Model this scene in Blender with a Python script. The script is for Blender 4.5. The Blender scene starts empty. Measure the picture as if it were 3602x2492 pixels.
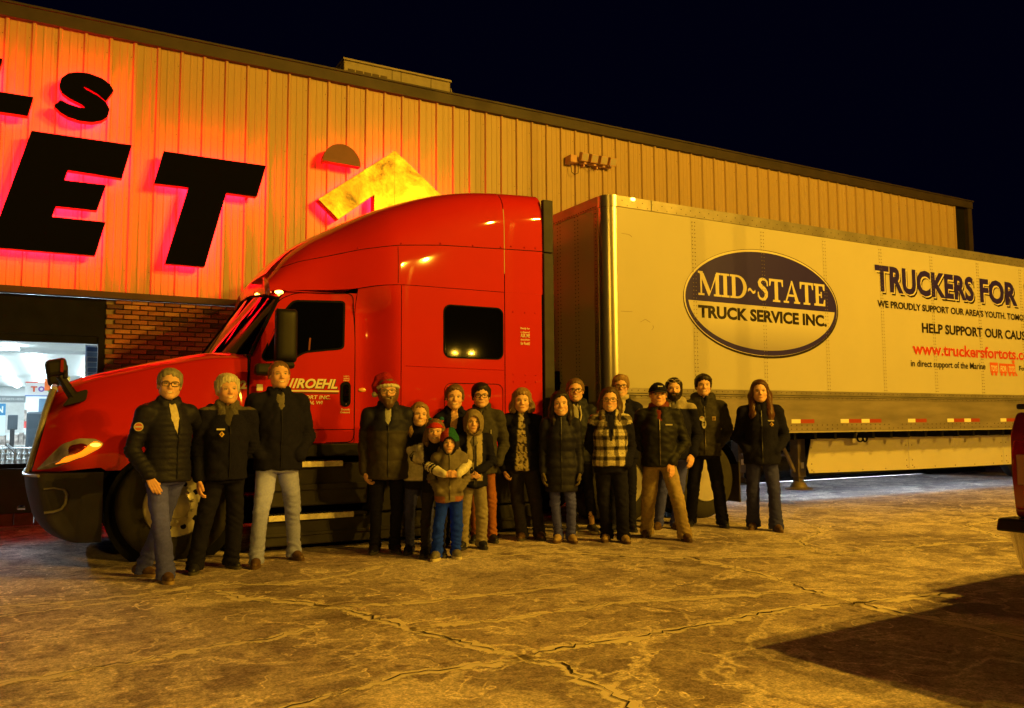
import bpy, bmesh, math, random
import numpy as np
from mathutils import Vector, Matrix

random.seed(7)
rng = np.random.default_rng(7)
scene = bpy.context.scene
COL = scene.collection

# ------------------------------------------------------------------ camera
H_, P_, R_ = math.radians(60.914), math.radians(4.729), math.radians(-0.33)
fw = Vector((math.cos(H_) * math.cos(P_), math.sin(H_) * math.cos(P_), math.sin(P_)))
r0 = Vector((math.sin(H_), -math.cos(H_), 0)); u0 = r0.cross(fw)
rr = r0 * math.cos(R_) + u0 * math.sin(R_)
uu = -r0 * math.sin(R_) + u0 * math.cos(R_)
cd = bpy.data.cameras.new('camera'); cd.sensor_width = 36.0; cd.lens = 36.0 * 2888.7 / 3602
cd.clip_start = 0.05; cd.clip_end = 2000
cam = bpy.data.objects.new('camera', cd); COL.objects.link(cam)
m3 = Matrix((rr, uu, -fw)).transposed()
cam.matrix_world = Matrix.Translation((0, 0, 1.274)) @ m3.to_4x4()
scene.camera = cam

# ------------------------------------------------------------------ world (night sky) and exposure
w = bpy.data.worlds.new('World'); scene.world = w; w.use_nodes = True
bg = w.node_tree.nodes['Background']
bg.inputs['Color'].default_value = (0.10, 0.11, 1.0, 1); bg.inputs['Strength'].default_value = 0.0034
scene.view_settings.view_transform = 'Standard'
try: scene.view_settings.look = 'None'
except Exception: pass
scene.view_settings.exposure = 0.10; scene.view_settings.gamma = 1.0
scene.cycles.use_denoising = True
scene.cycles.max_bounces = 6; scene.cycles.diffuse_bounces = 3; scene.cycles.glossy_bounces = 3
scene.cycles.transparent_max_bounces = 8
scene.cycles.sample_clamp_indirect = 3.0
scene.cycles.caustics_reflective = False; scene.cycles.caustics_refractive = False

SODIUM = (1.0, 0.52, 0.030)
LAMP = (10.8, -3.0, 8.8)          # twin-head lot lamp, right of and behind the camera
LAMP_W = 6400.0
LAMP2 = (17.0, -26.0, 11.5)      # a second lamp across the lot
LAMP2_W = 20000.0

LAMP3 = (-13.0, -19.0, 9.0)      # added fill lamp to the left, out of view; lifts the shadows
FILL_LAMP_W = 3200.0
LAMP4 = (32.0, -50.0, 7.7)       # a far one, mirrored in the sleeper window
LAMP4_W = 3000.0

# ------------------------------------------------------------------ material helpers
MATS = {}
def mat(name, col=(.5, .5, .5), rough=.5, metal=0., coat=0., emit=None, estr=0., var=0., vscale=6., bump=0., bscale=80.,
        spec=.5, attr=False, trans=0., croughness=.03, stretch=None, rvar=0., sss=0.):
    if name in MATS: return MATS[name]
    m = bpy.data.materials.new(name); MATS[name] = m; m.use_nodes = True
    nt = m.node_tree; b = nt.nodes['Principled BSDF']
    b.inputs['Base Color'].default_value = (*col, 1); b.inputs['Roughness'].default_value = rough
    b.inputs['Metallic'].default_value = metal; b.inputs['Coat Weight'].default_value = coat
    b.inputs['Coat Roughness'].default_value = croughness
    b.inputs['Specular IOR Level'].default_value = spec
    if emit: b.inputs['Emission Color'].default_value = (*emit, 1); b.inputs['Emission Strength'].default_value = estr
    if sss: b.inputs['Subsurface Weight'].default_value = sss; b.inputs['Subsurface Radius'].default_value = (.01, .004, .002)
    src = None
    if attr:
        a = nt.nodes.new('ShaderNodeAttribute'); a.attribute_name = 'Col'; src = a.outputs['Color']
    tc = nt.nodes.new('ShaderNodeTexCoord')
    vec = tc.outputs['Object']
    if stretch:
        mp = nt.nodes.new('ShaderNodeMapping'); mp.inputs['Scale'].default_value = stretch
        nt.links.new(vec, mp.inputs['Vector']); vec = mp.outputs['Vector']
    if var:
        n = nt.nodes.new('ShaderNodeTexNoise'); n.inputs['Scale'].default_value = vscale; n.inputs['Detail'].default_value = 5
        nt.links.new(vec, n.inputs['Vector'])
        mr = nt.nodes.new('ShaderNodeMapRange'); mr.inputs['From Min'].default_value = .3; mr.inputs['From Max'].default_value = .7
        mr.inputs['To Min'].default_value = 1 - var; mr.inputs['To Max'].default_value = 1 + var
        nt.links.new(n.outputs['Fac'], mr.inputs['Value'])
        mx = nt.nodes.new('ShaderNodeMix'); mx.data_type = 'RGBA'; mx.blend_type = 'MULTIPLY'; mx.inputs[0].default_value = 1
        if src: nt.links.new(src, mx.inputs[6])
        else: mx.inputs[6].default_value = (*col, 1)
        nt.links.new(mr.outputs['Result'], mx.inputs[7]); src = mx.outputs[2]
        if rvar:
            m2 = nt.nodes.new('ShaderNodeMapRange'); m2.inputs['From Min'].default_value = .3; m2.inputs['From Max'].default_value = .7
            m2.inputs['To Min'].default_value = max(.02, rough - rvar); m2.inputs['To Max'].default_value = min(1, rough + rvar)
            nt.links.new(n.outputs['Fac'], m2.inputs['Value']); nt.links.new(m2.outputs['Result'], b.inputs['Roughness'])
    if src: nt.links.new(src, b.inputs['Base Color'])
    if bump:
        n2 = nt.nodes.new('ShaderNodeTexNoise'); n2.inputs['Scale'].default_value = bscale; n2.inputs['Detail'].default_value = 4
        nt.links.new(vec, n2.inputs['Vector'])
        bp = nt.nodes.new('ShaderNodeBump'); bp.inputs['Strength'].default_value = bump; bp.inputs['Distance'].default_value = .01
        nt.links.new(n2.outputs['Fac'], bp.inputs['Height']); nt.links.new(bp.outputs['Normal'], b.inputs['Normal'])
    return m
def emitter(name, col, strength):
    if name in MATS: return MATS[name]
    m = bpy.data.materials.new(name); MATS[name] = m; m.use_nodes = True
    nt = m.node_tree; nt.nodes.clear()
    o = nt.nodes.new('ShaderNodeOutputMaterial'); e = nt.nodes.new('ShaderNodeEmission')
    e.inputs['Color'].default_value = (*col, 1); e.inputs['Strength'].default_value = strength
    nt.links.new(e.outputs[0], o.inputs['Surface']); return m

# ------------------------------------------------------------------ mesh helpers
class MB:
    def __init__(s): s.v = []; s.f = []; s.col = None
    def add(s, vs, fs):
        o = len(s.v); s.v += [tuple(p) for p in vs]; s.f += [tuple(i + o for i in q) for q in fs]; return s
    def box(s, x0, x1, y0, y1, z0, z1):
        vs = [(x, y, z) for x in (x0, x1) for y in (y0, y1) for z in (z0, z1)]
        return s.add(vs, [(0, 1, 3, 2), (4, 6, 7, 5), (0, 4, 5, 1), (2, 3, 7, 6), (0, 2, 6, 4), (1, 5, 7, 3)])
    def obox(s, c, ax, ay, az):
        c, ax, ay, az = map(Vector, (c, ax, ay, az))
        vs = [c + ax * i + ay * j + az * k for i in (-1, 1) for j in (-1, 1) for k in (-1, 1)]
        return s.add(vs, [(0, 1, 3, 2), (4, 6, 7, 5), (0, 4, 5, 1), (2, 3, 7, 6), (0, 2, 6, 4), (1, 5, 7, 3)])
    def tube(s, pts, r, n=8, closed=False):
        pts = [Vector(p) for p in pts]; N = len(pts)
        rs = r if isinstance(r, (list, tuple)) else [r] * N
        rings = []; up = None
        for i, p in enumerate(pts):
            a = pts[(i - 1) % N] if (closed or i > 0) else p; b = pts[(i + 1) % N] if (closed or i < N - 1) else p
            t = (b - a).normalized() if (b - a).length > 1e-9 else Vector((0, 0, 1))
            if up is None: up = t.orthogonal().normalized()
            up = (up - t * up.dot(t)); up = up.normalized() if up.length > 1e-6 else t.orthogonal().normalized()
            q = t.cross(up)
            rings.append([p + (up * math.cos(2 * math.pi * k / n) + q * math.sin(2 * math.pi * k / n)) * rs[i] for k in range(n)])
        vs = [p for R in rings for p in R]; fs = []
        for i in range(N if closed else N - 1):
            j = (i + 1) % N
            for k in range(n): fs.append((i * n + k, i * n + (k + 1) % n, j * n + (k + 1) % n, j * n + k))
        if not closed: fs += [tuple(range(n))[::-1], tuple((N - 1) * n + k for k in range(n))]
        return s.add(vs, fs)
    def lathe(s, prof, c=(0, 0, 0), axis='z', n=24):
        vs = []; fs = []; N = len(prof)
        for (r, h) in prof:
            for k in range(n):
                a = 2 * math.pi * k / n; x, y = r * math.cos(a), r * math.sin(a)
                vs.append({'z': (x, y, h), 'y': (x, h, y), 'x': (h, x, y)}[axis])
        vs = [(c[0] + p[0], c[1] + p[1], c[2] + p[2]) for p in vs]
        for i in range(N - 1):
            for k in range(n): fs.append((i * n + k, i * n + (k + 1) % n, (i + 1) * n + (k + 1) % n, (i + 1) * n + k))
        if prof[0][0] > 1e-6: fs.append(tuple(range(n))[::-1])
        if prof[-1][0] > 1e-6: fs.append(tuple((N - 1) * n + k for k in range(n)))
        return s.add(vs, fs)
    def prism(s, poly, y0, y1):           # polygon in XZ, extruded along Y (y0 front)
        n = len(poly); vs = [(x, y0, z) for x, z in poly] + [(x, y1, z) for x, z in poly]
        fs = [tuple(range(n)), tuple(range(2 * n - 1, n - 1, -1))]
        fs += [(i, i + n, (i + 1) % n + n, (i + 1) % n) for i in range(n)]
        return s.add(vs, fs)
    def flat(s, poly, y):                 # polygon sheet facing -Y
        return s.add([(x, y, z) for x, z in poly], [tuple(range(len(poly)))])
    def grid(s, f, nu, nv):
        vs = [f(i / nu, j / nv) for i in range(nu + 1) for j in range(nv + 1)]
        fs = [(i * (nv + 1) + j, (i + 1) * (nv + 1) + j, (i + 1) * (nv + 1) + j + 1, i * (nv + 1) + j + 1) for i in range(nu) for j in range(nv)]
        return s.add(vs, fs)
    def sphere(s, c, r, n=10, m=7):
        rx, ry, rz = r if isinstance(r, (tuple, list)) else (r, r, r)
        return s.lathe_s(c, rx, ry, rz, n, m)
    def lathe_s(s, c, rx, ry, rz, n, m):
        vs = []; fs = []
        for i in range(m + 1):
            t = math.pi * i / m
            for k in range(n):
                a = 2 * math.pi * k / n
                vs.append((c[0] + rx * math.sin(t) * math.cos(a), c[1] + ry * math.sin(t) * math.sin(a), c[2] - rz * math.cos(t)))
        for i in range(m):
            for k in range(n): fs.append((i * n + k, i * n + (k + 1) % n, (i + 1) * n + (k + 1) % n, (i + 1) * n + k))
        return s.add(vs, fs)
    def mesh(s, name, m=None, smooth=False, angle=None):
        me = bpy.data.meshes.new(name); me.from_pydata(s.v, [], s.f); me.validate(verbose=False)
        bm = bmesh.new(); bm.from_mesh(me)
        if smooth == 'weld': bmesh.ops.remove_doubles(bm, verts=bm.verts, dist=1e-5)
        bmesh.ops.recalc_face_normals(bm, faces=bm.faces); bm.to_mesh(me); bm.free()
        if m: me.materials.append(m)
        if smooth: me.polygons.foreach_set('use_smooth', [True] * len(me.polygons))
        if smooth and angle is not None: me.set_sharp_from_angle(angle=math.radians(angle))
        me.update(); return me
    def build(s, name, m, parent=None, smooth=False, angle=35, bevel=0, keep=False, **kw):
        me = s.mesh(name, m, smooth, angle)
        o = bpy.data.objects.new(name, me); COL.objects.link(o)
        if parent: o.parent = parent
        if bevel:
            b = o.modifiers.new('bevel', 'BEVEL'); b.width = bevel; b.segments = 2; b.limit_method = 'ANGLE'
        props(o, **kw); return o
def props(o, label=None, cat=None, group=None, kind=None):
    if label: o['label'] = label
    if cat: o['category'] = cat
    if group: o['group'] = group
    if kind: o['kind'] = kind
    return o
def empty(name, loc=(0, 0, 0), rz=0, parent=None, **kw):
    o = bpy.data.objects.new(name, None); COL.objects.link(o); o.location = loc; o.rotation_euler = (0, 0, rz)
    o.empty_display_size = .1
    if parent: o.parent = parent
    return props(o, **kw)
def inst(name, me, parent=None, loc=(0, 0, 0), rot=(0, 0, 0), scale=(1, 1, 1), **kw):
    o = bpy.data.objects.new(name, me); COL.objects.link(o); o.location = loc; o.rotation_euler = rot; o.scale = scale
    if parent: o.parent = parent
    return props(o, **kw)
def kids(o): return [c for c in bpy.data.objects if c.parent == o]
def lerp(a, b, t): return a + (b - a) * t
def sstep(a, b, x):
    t = min(1, max(0, (x - a) / (b - a))); return t * t * (3 - 2 * t)
def interp(x, xs, ys): return float(np.interp(x, xs, ys))
def cr(xs, ys):                            # smooth (monotone-ish) curve through points
    xs = np.array(xs, float); ys = np.array(ys, float)
    d = np.gradient(ys, xs)
    def f(x):
        x = min(max(x, xs[0]), xs[-1]); i = int(min(len(xs) - 2, max(0, np.searchsorted(xs, x) - 1)))
        h = xs[i + 1] - xs[i]; t = (x - xs[i]) / h
        return float((2*t**3-3*t*t+1)*ys[i] + (t**3-2*t*t+t)*h*d[i] + (-2*t**3+3*t*t)*ys[i+1] + (t**3-t*t)*h*d[i+1])
    return f
def rrect(x0, x1, z0, z1, r, n=6):
    pts = []
    for cx, cz, a0 in ((x1 - r, z1 - r, 0), (x0 + r, z1 - r, 90), (x0 + r, z0 + r, 180), (x1 - r, z0 + r, 270)):
        for k in range(n + 1):
            a = math.radians(a0 + 90 * k / n); pts.append((cx + r * math.cos(a), cz + r * math.sin(a)))
    return pts
def round_poly(poly, r, n=4):
    out = []; N = len(poly)
    for i in range(N):
        p = Vector(poly[i]); a = Vector(poly[i - 1]); b = Vector(poly[(i + 1) % N])
        da = (a - p); db = (b - p); k = min(r, da.length * .45, db.length * .45)
        s_, e_ = p + da.normalized() * k, p + db.normalized() * k
        for j in range(n + 1):
            t = j / n; q = s_ * (1 - t) ** 2 + p * 2 * t * (1 - t) + e_ * t * t; out.append((q.x, q.y))
    return out
def inset(poly, d):                        # move a simple (ccw or cw) polygon's edges inwards by d
    A = sum(poly[i - 1][0] * poly[i][1] - poly[i][0] * poly[i - 1][1] for i in range(len(poly)))
    sg = 1 if A > 0 else -1; out = []; N = len(poly)
    for i in range(N):
        p = Vector(poly[i]); a = Vector(poly[i - 1]); b = Vector(poly[(i + 1) % N])
        e1 = (p - a).normalized(); e2 = (b - p).normalized()
        n1 = Vector((-e1.y, e1.x)) * sg; n2 = Vector((-e2.y, e2.x)) * sg
        k = n1 + n2; L = k.length_squared
        q = p + (k * (2 * d / L) if L > .3 else n1 * d); out.append((q.x, q.y))
    return out
def text_mesh(s, bold=0., shear=0., spacing=1.):
    cu = bpy.data.curves.new('lettering', 'FONT'); cu.body = s; cu.size = 1; cu.offset = bold; cu.shear = shear; cu.space_character = spacing
    cu.resolution_u = 3; cu.fill_mode = 'FRONT'
    ob = bpy.data.objects.new('lettering', cu); COL.objects.link(ob)
    dg = bpy.context.evaluated_depsgraph_get()
    me = bpy.data.meshes.new_from_object(ob.evaluated_get(dg))
    bpy.data.objects.remove(ob); bpy.data.curves.remove(cu)
    n = len(me.vertices); co = np.zeros(n * 3, np.float32); me.vertices.foreach_get('co', co)
    return me, co.reshape(-1, 3)
def text(s, box, y, m, parent, bold=0., shear=0., spacing=1., name='lettering', ref=None, rot=0, shift=(0, 0)):
    """flat lettering on a plane facing -Y; box = x0,x1,z0,z1 that the text (or its first ref characters) fills"""
    me, co = text_mesh(s, bold, shear, spacing)
    x0, x1, z0, z1 = box
    if ref:
        mr, cr_ = text_mesh(s[:ref], bold, shear, spacing); w_ = cr_[:, 0].max() - co[:, 0].min(); bpy.data.meshes.remove(mr)
    else: w_ = co[:, 0].max() - co[:, 0].min()
    mn, mx = co.min(0), co.max(0)
    X = x0 + (co[:, 0] - mn[0]) * (x1 - x0) / w_ + shift[0]; Z = z0 + (co[:, 1] - mn[1]) * (z1 - z0) / (mx[1] - mn[1]) + shift[1]
    out = np.stack([X, np.full_like(X, y), Z], 1).astype(np.float32)
    me.vertices.foreach_set('co', out.ravel()); me.update(); me.name = name
    me.materials.clear(); me.materials.append(m)
    o = bpy.data.objects.new(name, me); COL.objects.link(o)
    if parent: o.parent = parent
    return o

def mesh_np(name, V, Q, m=None, col=None, smooth=True):
    me = bpy.data.meshes.new(name); nv, nq = len(V), len(Q); k = Q.shape[1]
    me.vertices.add(nv); me.vertices.foreach_set('co', V.astype(np.float32).ravel())
    me.loops.add(nq * k); me.loops.foreach_set('vertex_index', Q.astype(np.int32).ravel())
    me.polygons.add(nq); me.polygons.foreach_set('loop_start', np.arange(0, nq * k, k, dtype=np.int32))
    me.update(calc_edges=True)
    if smooth: me.polygons.foreach_set('use_smooth', np.ones(nq, bool))
    if col is not None:
        a = me.attributes.new('Col', 'FLOAT_COLOR', 'POINT'); c = np.ones((nv, 4), np.float32); c[:, :3] = col; a.data.foreach_set('color', c.ravel())
    if m: me.materials.append(m)
    return me
# ------------------------------------------------------------------ lot lamps and one added fill lamp (light the scene; reflected in the cab)
def lamp_pole(pos, watts, label, aim):
    x, y, z = pos
    root = empty('lamp_pole', (x, y, 0), label=label, cat='street lamp', group='lamps of the parking lot')
    steel = mat('pole_steel', (.18, .16, .14), .5, .6)
    MB().lathe([(.3, 0), (.3, .6), (.28, .62)], n=20).build('base', mat('pole_concrete', (.4, .38, .36), .9, var=.2), root, True)
    MB().tube([(0, 0, .6), (0, 0, z + .1)], [.1, .07], 12).build('pole', steel, root, True)
    a = Vector((aim[0] - x, aim[1] - y, 0)).normalized(); sd = Vector((-a.y, a.x, 0))
    MB().tube([sd * -.75 + Vector((0, 0, z)), sd * .75 + Vector((0, 0, z))], .035, 8).build('arm', steel, root, True)
    for s in (-1, 1):
        c = sd * (.75 * s) + Vector((0, 0, z - .02)); tilt = (a * .85 + Vector((0, 0, -.52))).normalized()
        up = sd.cross(tilt).normalized()
        hd = MB(); hd.obox(c, sd * .2, up * .24, tilt * .09); hd.build('lamp_head', steel, root, bevel=.02)
        MB().obox(c + tilt * .094, sd * .15, up * .19, tilt * .004).build('lens', emitter('lamp_lens', SODIUM, 60), root)
        ld = bpy.data.lights.new('lamp_light', 'SPOT'); ld.energy = watts / 2; ld.color = SODIUM; ld.shadow_soft_size = .09
        ld.spot_size = math.radians(165); ld.spot_blend = .25
        lo = bpy.data.objects.new('lamp_light', ld); COL.objects.link(lo); lo.parent = root
        lo.location = c + tilt * .2; lo.rotation_euler = tilt.to_track_quat('-Z', 'Y').to_euler()
lamp_pole(LAMP, LAMP_W, 'twin-head lamp pole by the red pickup', (4.5, 9))
lamp_pole(LAMP2, LAMP2_W, 'twin-head lamp pole far across the parking lot', (4, 9))
lamp_pole(LAMP3, FILL_LAMP_W, 'added twin-head fill lamp pole, unseen behind the camera to the left', (3, 9))
lamp_pole(LAMP4, LAMP4_W, 'farthest twin-head lamp pole, mirrored in the sleeper window', (4, 9))

# ------------------------------------------------------------------ ground
def ground_mat():
    m = bpy.data.materials.new('salted_pavement'); m.use_nodes = True; nt = m.node_tree; b = nt.nodes['Principled BSDF']; L = nt.links.new
    def nd(t, **k):
        n = nt.nodes.new(t)
        for a, v_ in k.items(): setattr(n, a, v_)
        return n
    geo = nd('ShaderNodeNewGeometry'); pos = geo.outputs['Position']
    def noise(scale, detail=4, dist=0., rough=.5, vec=pos):
        n = nd('ShaderNodeTexNoise'); n.inputs['Scale'].default_value = scale; n.inputs['Detail'].default_value = detail
        n.inputs['Distortion'].default_value = dist; n.inputs['Roughness'].default_value = rough; L(vec, n.inputs['Vector']); return n.outputs['Fac']
    def math_(op, a, b_=None, c=None):
        n = nd('ShaderNodeMath', operation=op)
        for i, q in enumerate((a, b_, c)):
            if q is None: continue
            if isinstance(q, (int, float)): n.inputs[i].default_value = q
            else: L(q, n.inputs[i])
        return n.outputs[0]
    def rng_(v_, a, b_, c=0., d=1.):
        n = nd('ShaderNodeMapRange', interpolation_type='SMOOTHSTEP'); L(v_, n.inputs['Value'])
        n.inputs['From Min'].default_value = a; n.inputs['From Max'].default_value = b_; n.inputs['To Min'].default_value = c; n.inputs['To Max'].default_value = d
        return n.outputs['Result']
    def mix(f, a, b_):
        n = nd('ShaderNodeMix', data_type='RGBA'); (L(f, n.inputs[0]) if not isinstance(f, float) else setattr(n.inputs[0], 'default_value', f))
        for i, q in ((6, a), (7, b_)):
            if isinstance(q, tuple): n.inputs[i].default_value = (*q, 1)
            else: L(q, n.inputs[i])
        return n.outputs[2]
    def contour(scale, level, wdt, dist, detail=2):
        f = noise(scale, detail, dist); d = math_('ABSOLUTE', math_('SUBTRACT', f, level)); return rng_(d, wdt * .3, wdt, 1, 0)
    big = noise(.5, 5, .3); mid = noise(2.2, 6, .4, .6); fine = noise(70, 4, 0, .7); grit = noise(24, 5, .2, .7)
    c = mix(rng_(big, .32, .70), (.215, .165, .20), (.46, .375, .42))
    c = mix(math_('MULTIPLY', rng_(mid, .42, .66), .6), c, (.56, .465, .46))
    c = mix(math_('MULTIPLY', rng_(noise(4.5, 8, .2, .7), .58, .70), .5), c, (.66, .56, .54))
    c = mix(math_('MULTIPLY', rng_(noise(8, 7, .3, .7), .50, .66), .75), c, (.14, .10, .125))
    # dried salt tide lines and stains
    brk = rng_(noise(1.6, 4), .42, .58)
    rag = noise(30, 4, 0, .7)
    def tide(scale, level, wdt, dist, detail, mask, inner=.0):
        f = math_('ADD', noise(scale, detail, dist), math_('MULTIPLY', math_('SUBTRACT', rag, .5), .03))
        line = rng_(math_('ABSOLUTE', math_('SUBTRACT', f, level)), wdt * .25, wdt, 1, 0)
        if inner: line = math_('MAXIMUM', line, rng_(f, level, level + .03, 0, inner))
        return math_('MULTIPLY', line, mask)
    l1 = math_('MULTIPLY', tide(.62, .505, .017, .8, 4, rng_(noise(1.1, 3), .36, .54)), .75)
    l2 = math_('MULTIPLY', tide(1.5, .53, .022, .5, 5, brk), .75)
    l3 = tide(3.0, .60, .016, .4, 2, rng_(noise(1.3, 2), .44, .58), .35)
    l4 = tide(2.3, .36, .020, .4, 3, rng_(noise(.9, 2), .44, .58))
    l5 = tide(5.5, .62, .02, .3, 2, rng_(noise(1.9, 2), .48, .60), .3)
    salt = math_('MAXIMUM', math_('MAXIMUM', math_('MAXIMUM', l1, l2), math_('MAXIMUM', l3, l4)), math_('MULTIPLY', l5, .8))
    patch = math_('MULTIPLY', rng_(noise(.9, 8, .5, .66), .52, .64), .62)
    patch2 = math_('MULTIPLY', rng_(noise(.33, 3, .5), .42, .60), rng_(noise(3.0, 8, .3, .72), .42, .60, 0, .7))
    salt = math_('MAXIMUM', math_('MULTIPLY', salt, rng_(noise(16, 5, 0, .75), .28, .58, .35, 1)), math_('MAXIMUM', patch, patch2))
    c = mix(salt, c, (.95, .82, .78))
    sp = math_('MULTIPLY', rng_(fine, .32, .68, .60, 1.35), rng_(grit, .32, .68, .68, 1.28))
    mm = nd('ShaderNodeMix', data_type='RGBA', blend_type='MULTIPLY'); mm.inputs[0].default_value = 1; L(c, mm.inputs[6]); L(sp, mm.inputs[7])
    L(mm.outputs[2], b.inputs['Base Color'])
    b.inputs['Roughness'].default_value = .88; b.inputs['Specular IOR Level'].default_value = .25
    bp = nd('ShaderNodeBump'); bp.inputs['Strength'].default_value = .5; bp.inputs['Distance'].default_value = .012
    h = math_('ADD', math_('MULTIPLY', noise(35, 6, 0, .7), .5), math_('MULTIPLY', mid, .8)); L(h, bp.inputs['Height']); L(bp.outputs['Normal'], b.inputs['Normal'])
    return m
ground = MB().grid(lambda u, v: (-300 + 600 * u, -300 + 600 * v, 0), 12, 12).build('ground', ground_mat(), kind='structure', label='cracked grey parking lot pavement with dried salt stains')

def crack_mats():
    d = mat('crack_dark', (.018, .014, .011), .95)
    m = bpy.data.materials.new('crack_salt'); m.use_nodes = True; nt = m.node_tree; L = nt.links.new; b = nt.nodes['Principled BSDF']
    b.inputs['Base Color'].default_value = (.92, .80, .74, 1); b.inputs['Roughness'].default_value = .95; b.inputs['Specular IOR Level'].default_value = .1
    a = nt.nodes.new('ShaderNodeAttribute'); a.attribute_name = 'Col'; g = nt.nodes.new('ShaderNodeNewGeometry')
    n = nt.nodes.new('ShaderNodeTexNoise'); n.inputs['Scale'].default_value = 5; n.inputs['Detail'].default_value = 8; n.inputs['Roughness'].default_value = .75; n.inputs['Distortion'].default_value = .5
    L(g.outputs['Position'], n.inputs['Vector'])
    ad = nt.nodes.new('ShaderNodeMath'); ad.operation = 'MULTIPLY_ADD'; L(a.outputs['Fac'], ad.inputs[0]); ad.inputs[1].default_value = .42; L(n.outputs['Fac'], ad.inputs[2])
    r = nt.nodes.new('ShaderNodeMapRange'); r.inputs['From Min'].default_value = .74; r.inputs['From Max'].default_value = .82; r.inputs['To Max'].default_value = .85; L(ad.outputs[0], r.inputs['Value'])
    L(r.outputs['Result'], b.inputs['Alpha']); return d, m
CD, CS = crack_mats()
def densify(pts, step, jit):
    out = []
    for a, b in zip(pts[:-1], pts[1:]):
        n = max(1, int(math.dist(a, b) / step))
        for i in range(n): t = i / n; out.append((lerp(a[0], b[0], t) + random.gauss(0, jit), lerp(a[1], b[1], t) + random.gauss(0, jit)))
    return out + [pts[-1]]
def crack(pts, wd, ws):
    pts = densify(pts, .045, .014); N = len(pts)
    nrm = []
    for i in range(N):
        a, b = Vector(pts[max(0, i - 2)]), Vector(pts[min(N - 1, i + 2)]); t = (b - a).normalized(); nrm.append(Vector((-t.y, t.x)))
    V = []; Q = []; C = []
    for i, p in enumerate(pts):
        for k, e in enumerate((-1, -.5, 0, .5, 1)):
            q = Vector(p) + nrm[i] * e * ws; V.append((q.x, q.y, .004)); C.append([1 - abs(e)] * 3)
    for i in range(N - 1):
        for k in range(4): Q.append((i * 5 + k, i * 5 + k + 1, (i + 1) * 5 + k + 1, (i + 1) * 5 + k))
    me = mesh_np('salt_stain', np.array(V), np.array(Q)[:, ::-1], CS, np.array(C), False); inst('salt_stain', me, ground)
    m = MB(); V = []; 
    for i, p in enumerate(pts):
        w_ = wd * .6 * (.75 + .45 * math.sin(i * .37 + N) + .3 * math.sin(i * 1.1) + random.uniform(-.2, .3)) * min(1, .25 + min(i, N - 1 - i) / 6)
        for e in (-1, 1): q = Vector(p) + nrm[i] * e * w_; V.append((q.x, q.y, .008))
    m.add(V, [(2 * i, 2 * i + 2, 2 * i + 3, 2 * i + 1) for i in range(N - 1)]); m.build('crack', CD, ground)
CR = [([(1.1, 6.69), (1.27, 6.23), (1.62, 5.94), (1.83, 5.42), (1.96, 4.86), (2.09, 4.49), (2.2, 4.1), (2.25, 3.98)], .010, .17),
      ([(2.25, 3.98), (2.37, 3.76), (2.34, 3.52), (2.3, 3.06), (2.2, 2.3), (2.3, 1.2)], .011, .15),
      ([(2.25, 3.98), (2.62, 4.02), (3.08, 3.97), (3.64, 4.01), (4.25, 4.07), (4.92, 3.95), (6.2, 3.7)], .011, .16),
      ([(-2.2, 7.0), (-.29, 6.9), (.12, 6.82), (.56, 6.83), (1.15, 6.97)], .008, .12), ([(-2.2, 6.6), (-.3, 6.55), (.2, 6.62), (.7, 6.7), (1.1, 6.69)], .006, .08),
      ([(-1.6, 4.8), (-.19, 4.87), (.1, 4.91), (.48, 4.96), (.77, 5.04), (1.14, 5.05), (1.5, 5.2)], .008, .13),
      ([(.2, 3.5), (.99, 3.82), (1.28, 3.9), (1.64, 4.01), (2.23, 3.94)], .008, .13),
      ([(1.15, 6.97), (1.64, 6.68), (2.15, 6.81), (2.8, 7.17), (3.47, 7.06), (4.33, 6.94)], .007, .12),
      ([(4.33, 6.94), (4.75, 6.43), (5.24, 5.99), (5.16, 5.13), (4.99, 4.38), (4.92, 3.83), (5.0, 2.6)], .010, .18),
      ([(1.6, 5.79), (2.16, 5.54), (2.96, 5.5), (3.63, 5.49)], .006, .13), ([(5.24, 5.99), (6.4, 5.5), (7.9, 5.35), (9.5, 4.9), (12, 4.7)], .009, .16),
      ([(6.4, 5.5), (6.9, 6.2), (7.9, 6.7), (8.3, 7.6)], .008, .14), ([(8.8, 5.1), (9.6, 6.1), (11.5, 6.4), (13, 7.4)], .008, .15), ([(1.96, 4.86), (2.7, 4.75), (3.5, 4.8), (4.9, 4.4)], .004, .14)]
for pts, wd, ws in CR: crack(pts, wd, ws)

# ------------------------------------------------------------------ store building
YB = 12.20
bld = empty('store_building', (6, YB, 0), label='long store building with ribbed tan metal siding over brick and windows', cat='building')
def bpart(name, mb, m, parent=None, **kw):
    o = mb.build(name, m, parent or bld, **kw)
    o.location = tuple(-c for c in ((6, YB, 0) if (parent is None or parent == bld) else (0, 0, 0))); return o
SID = mat('tan_siding', (.47, .33, .17), .42, 0, var=.09, vscale=1.3, spec=.4, stretch=(1, 1, .25), bump=.05, bscale=3)
TRIM = mat('brown_trim', (.040, .026, .020), .6, var=.25, vscale=4)
DARK = mat('dark_bronze', (.008, .0075, .010), .7, 0, var=.3, vscale=5, spec=.12)
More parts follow.
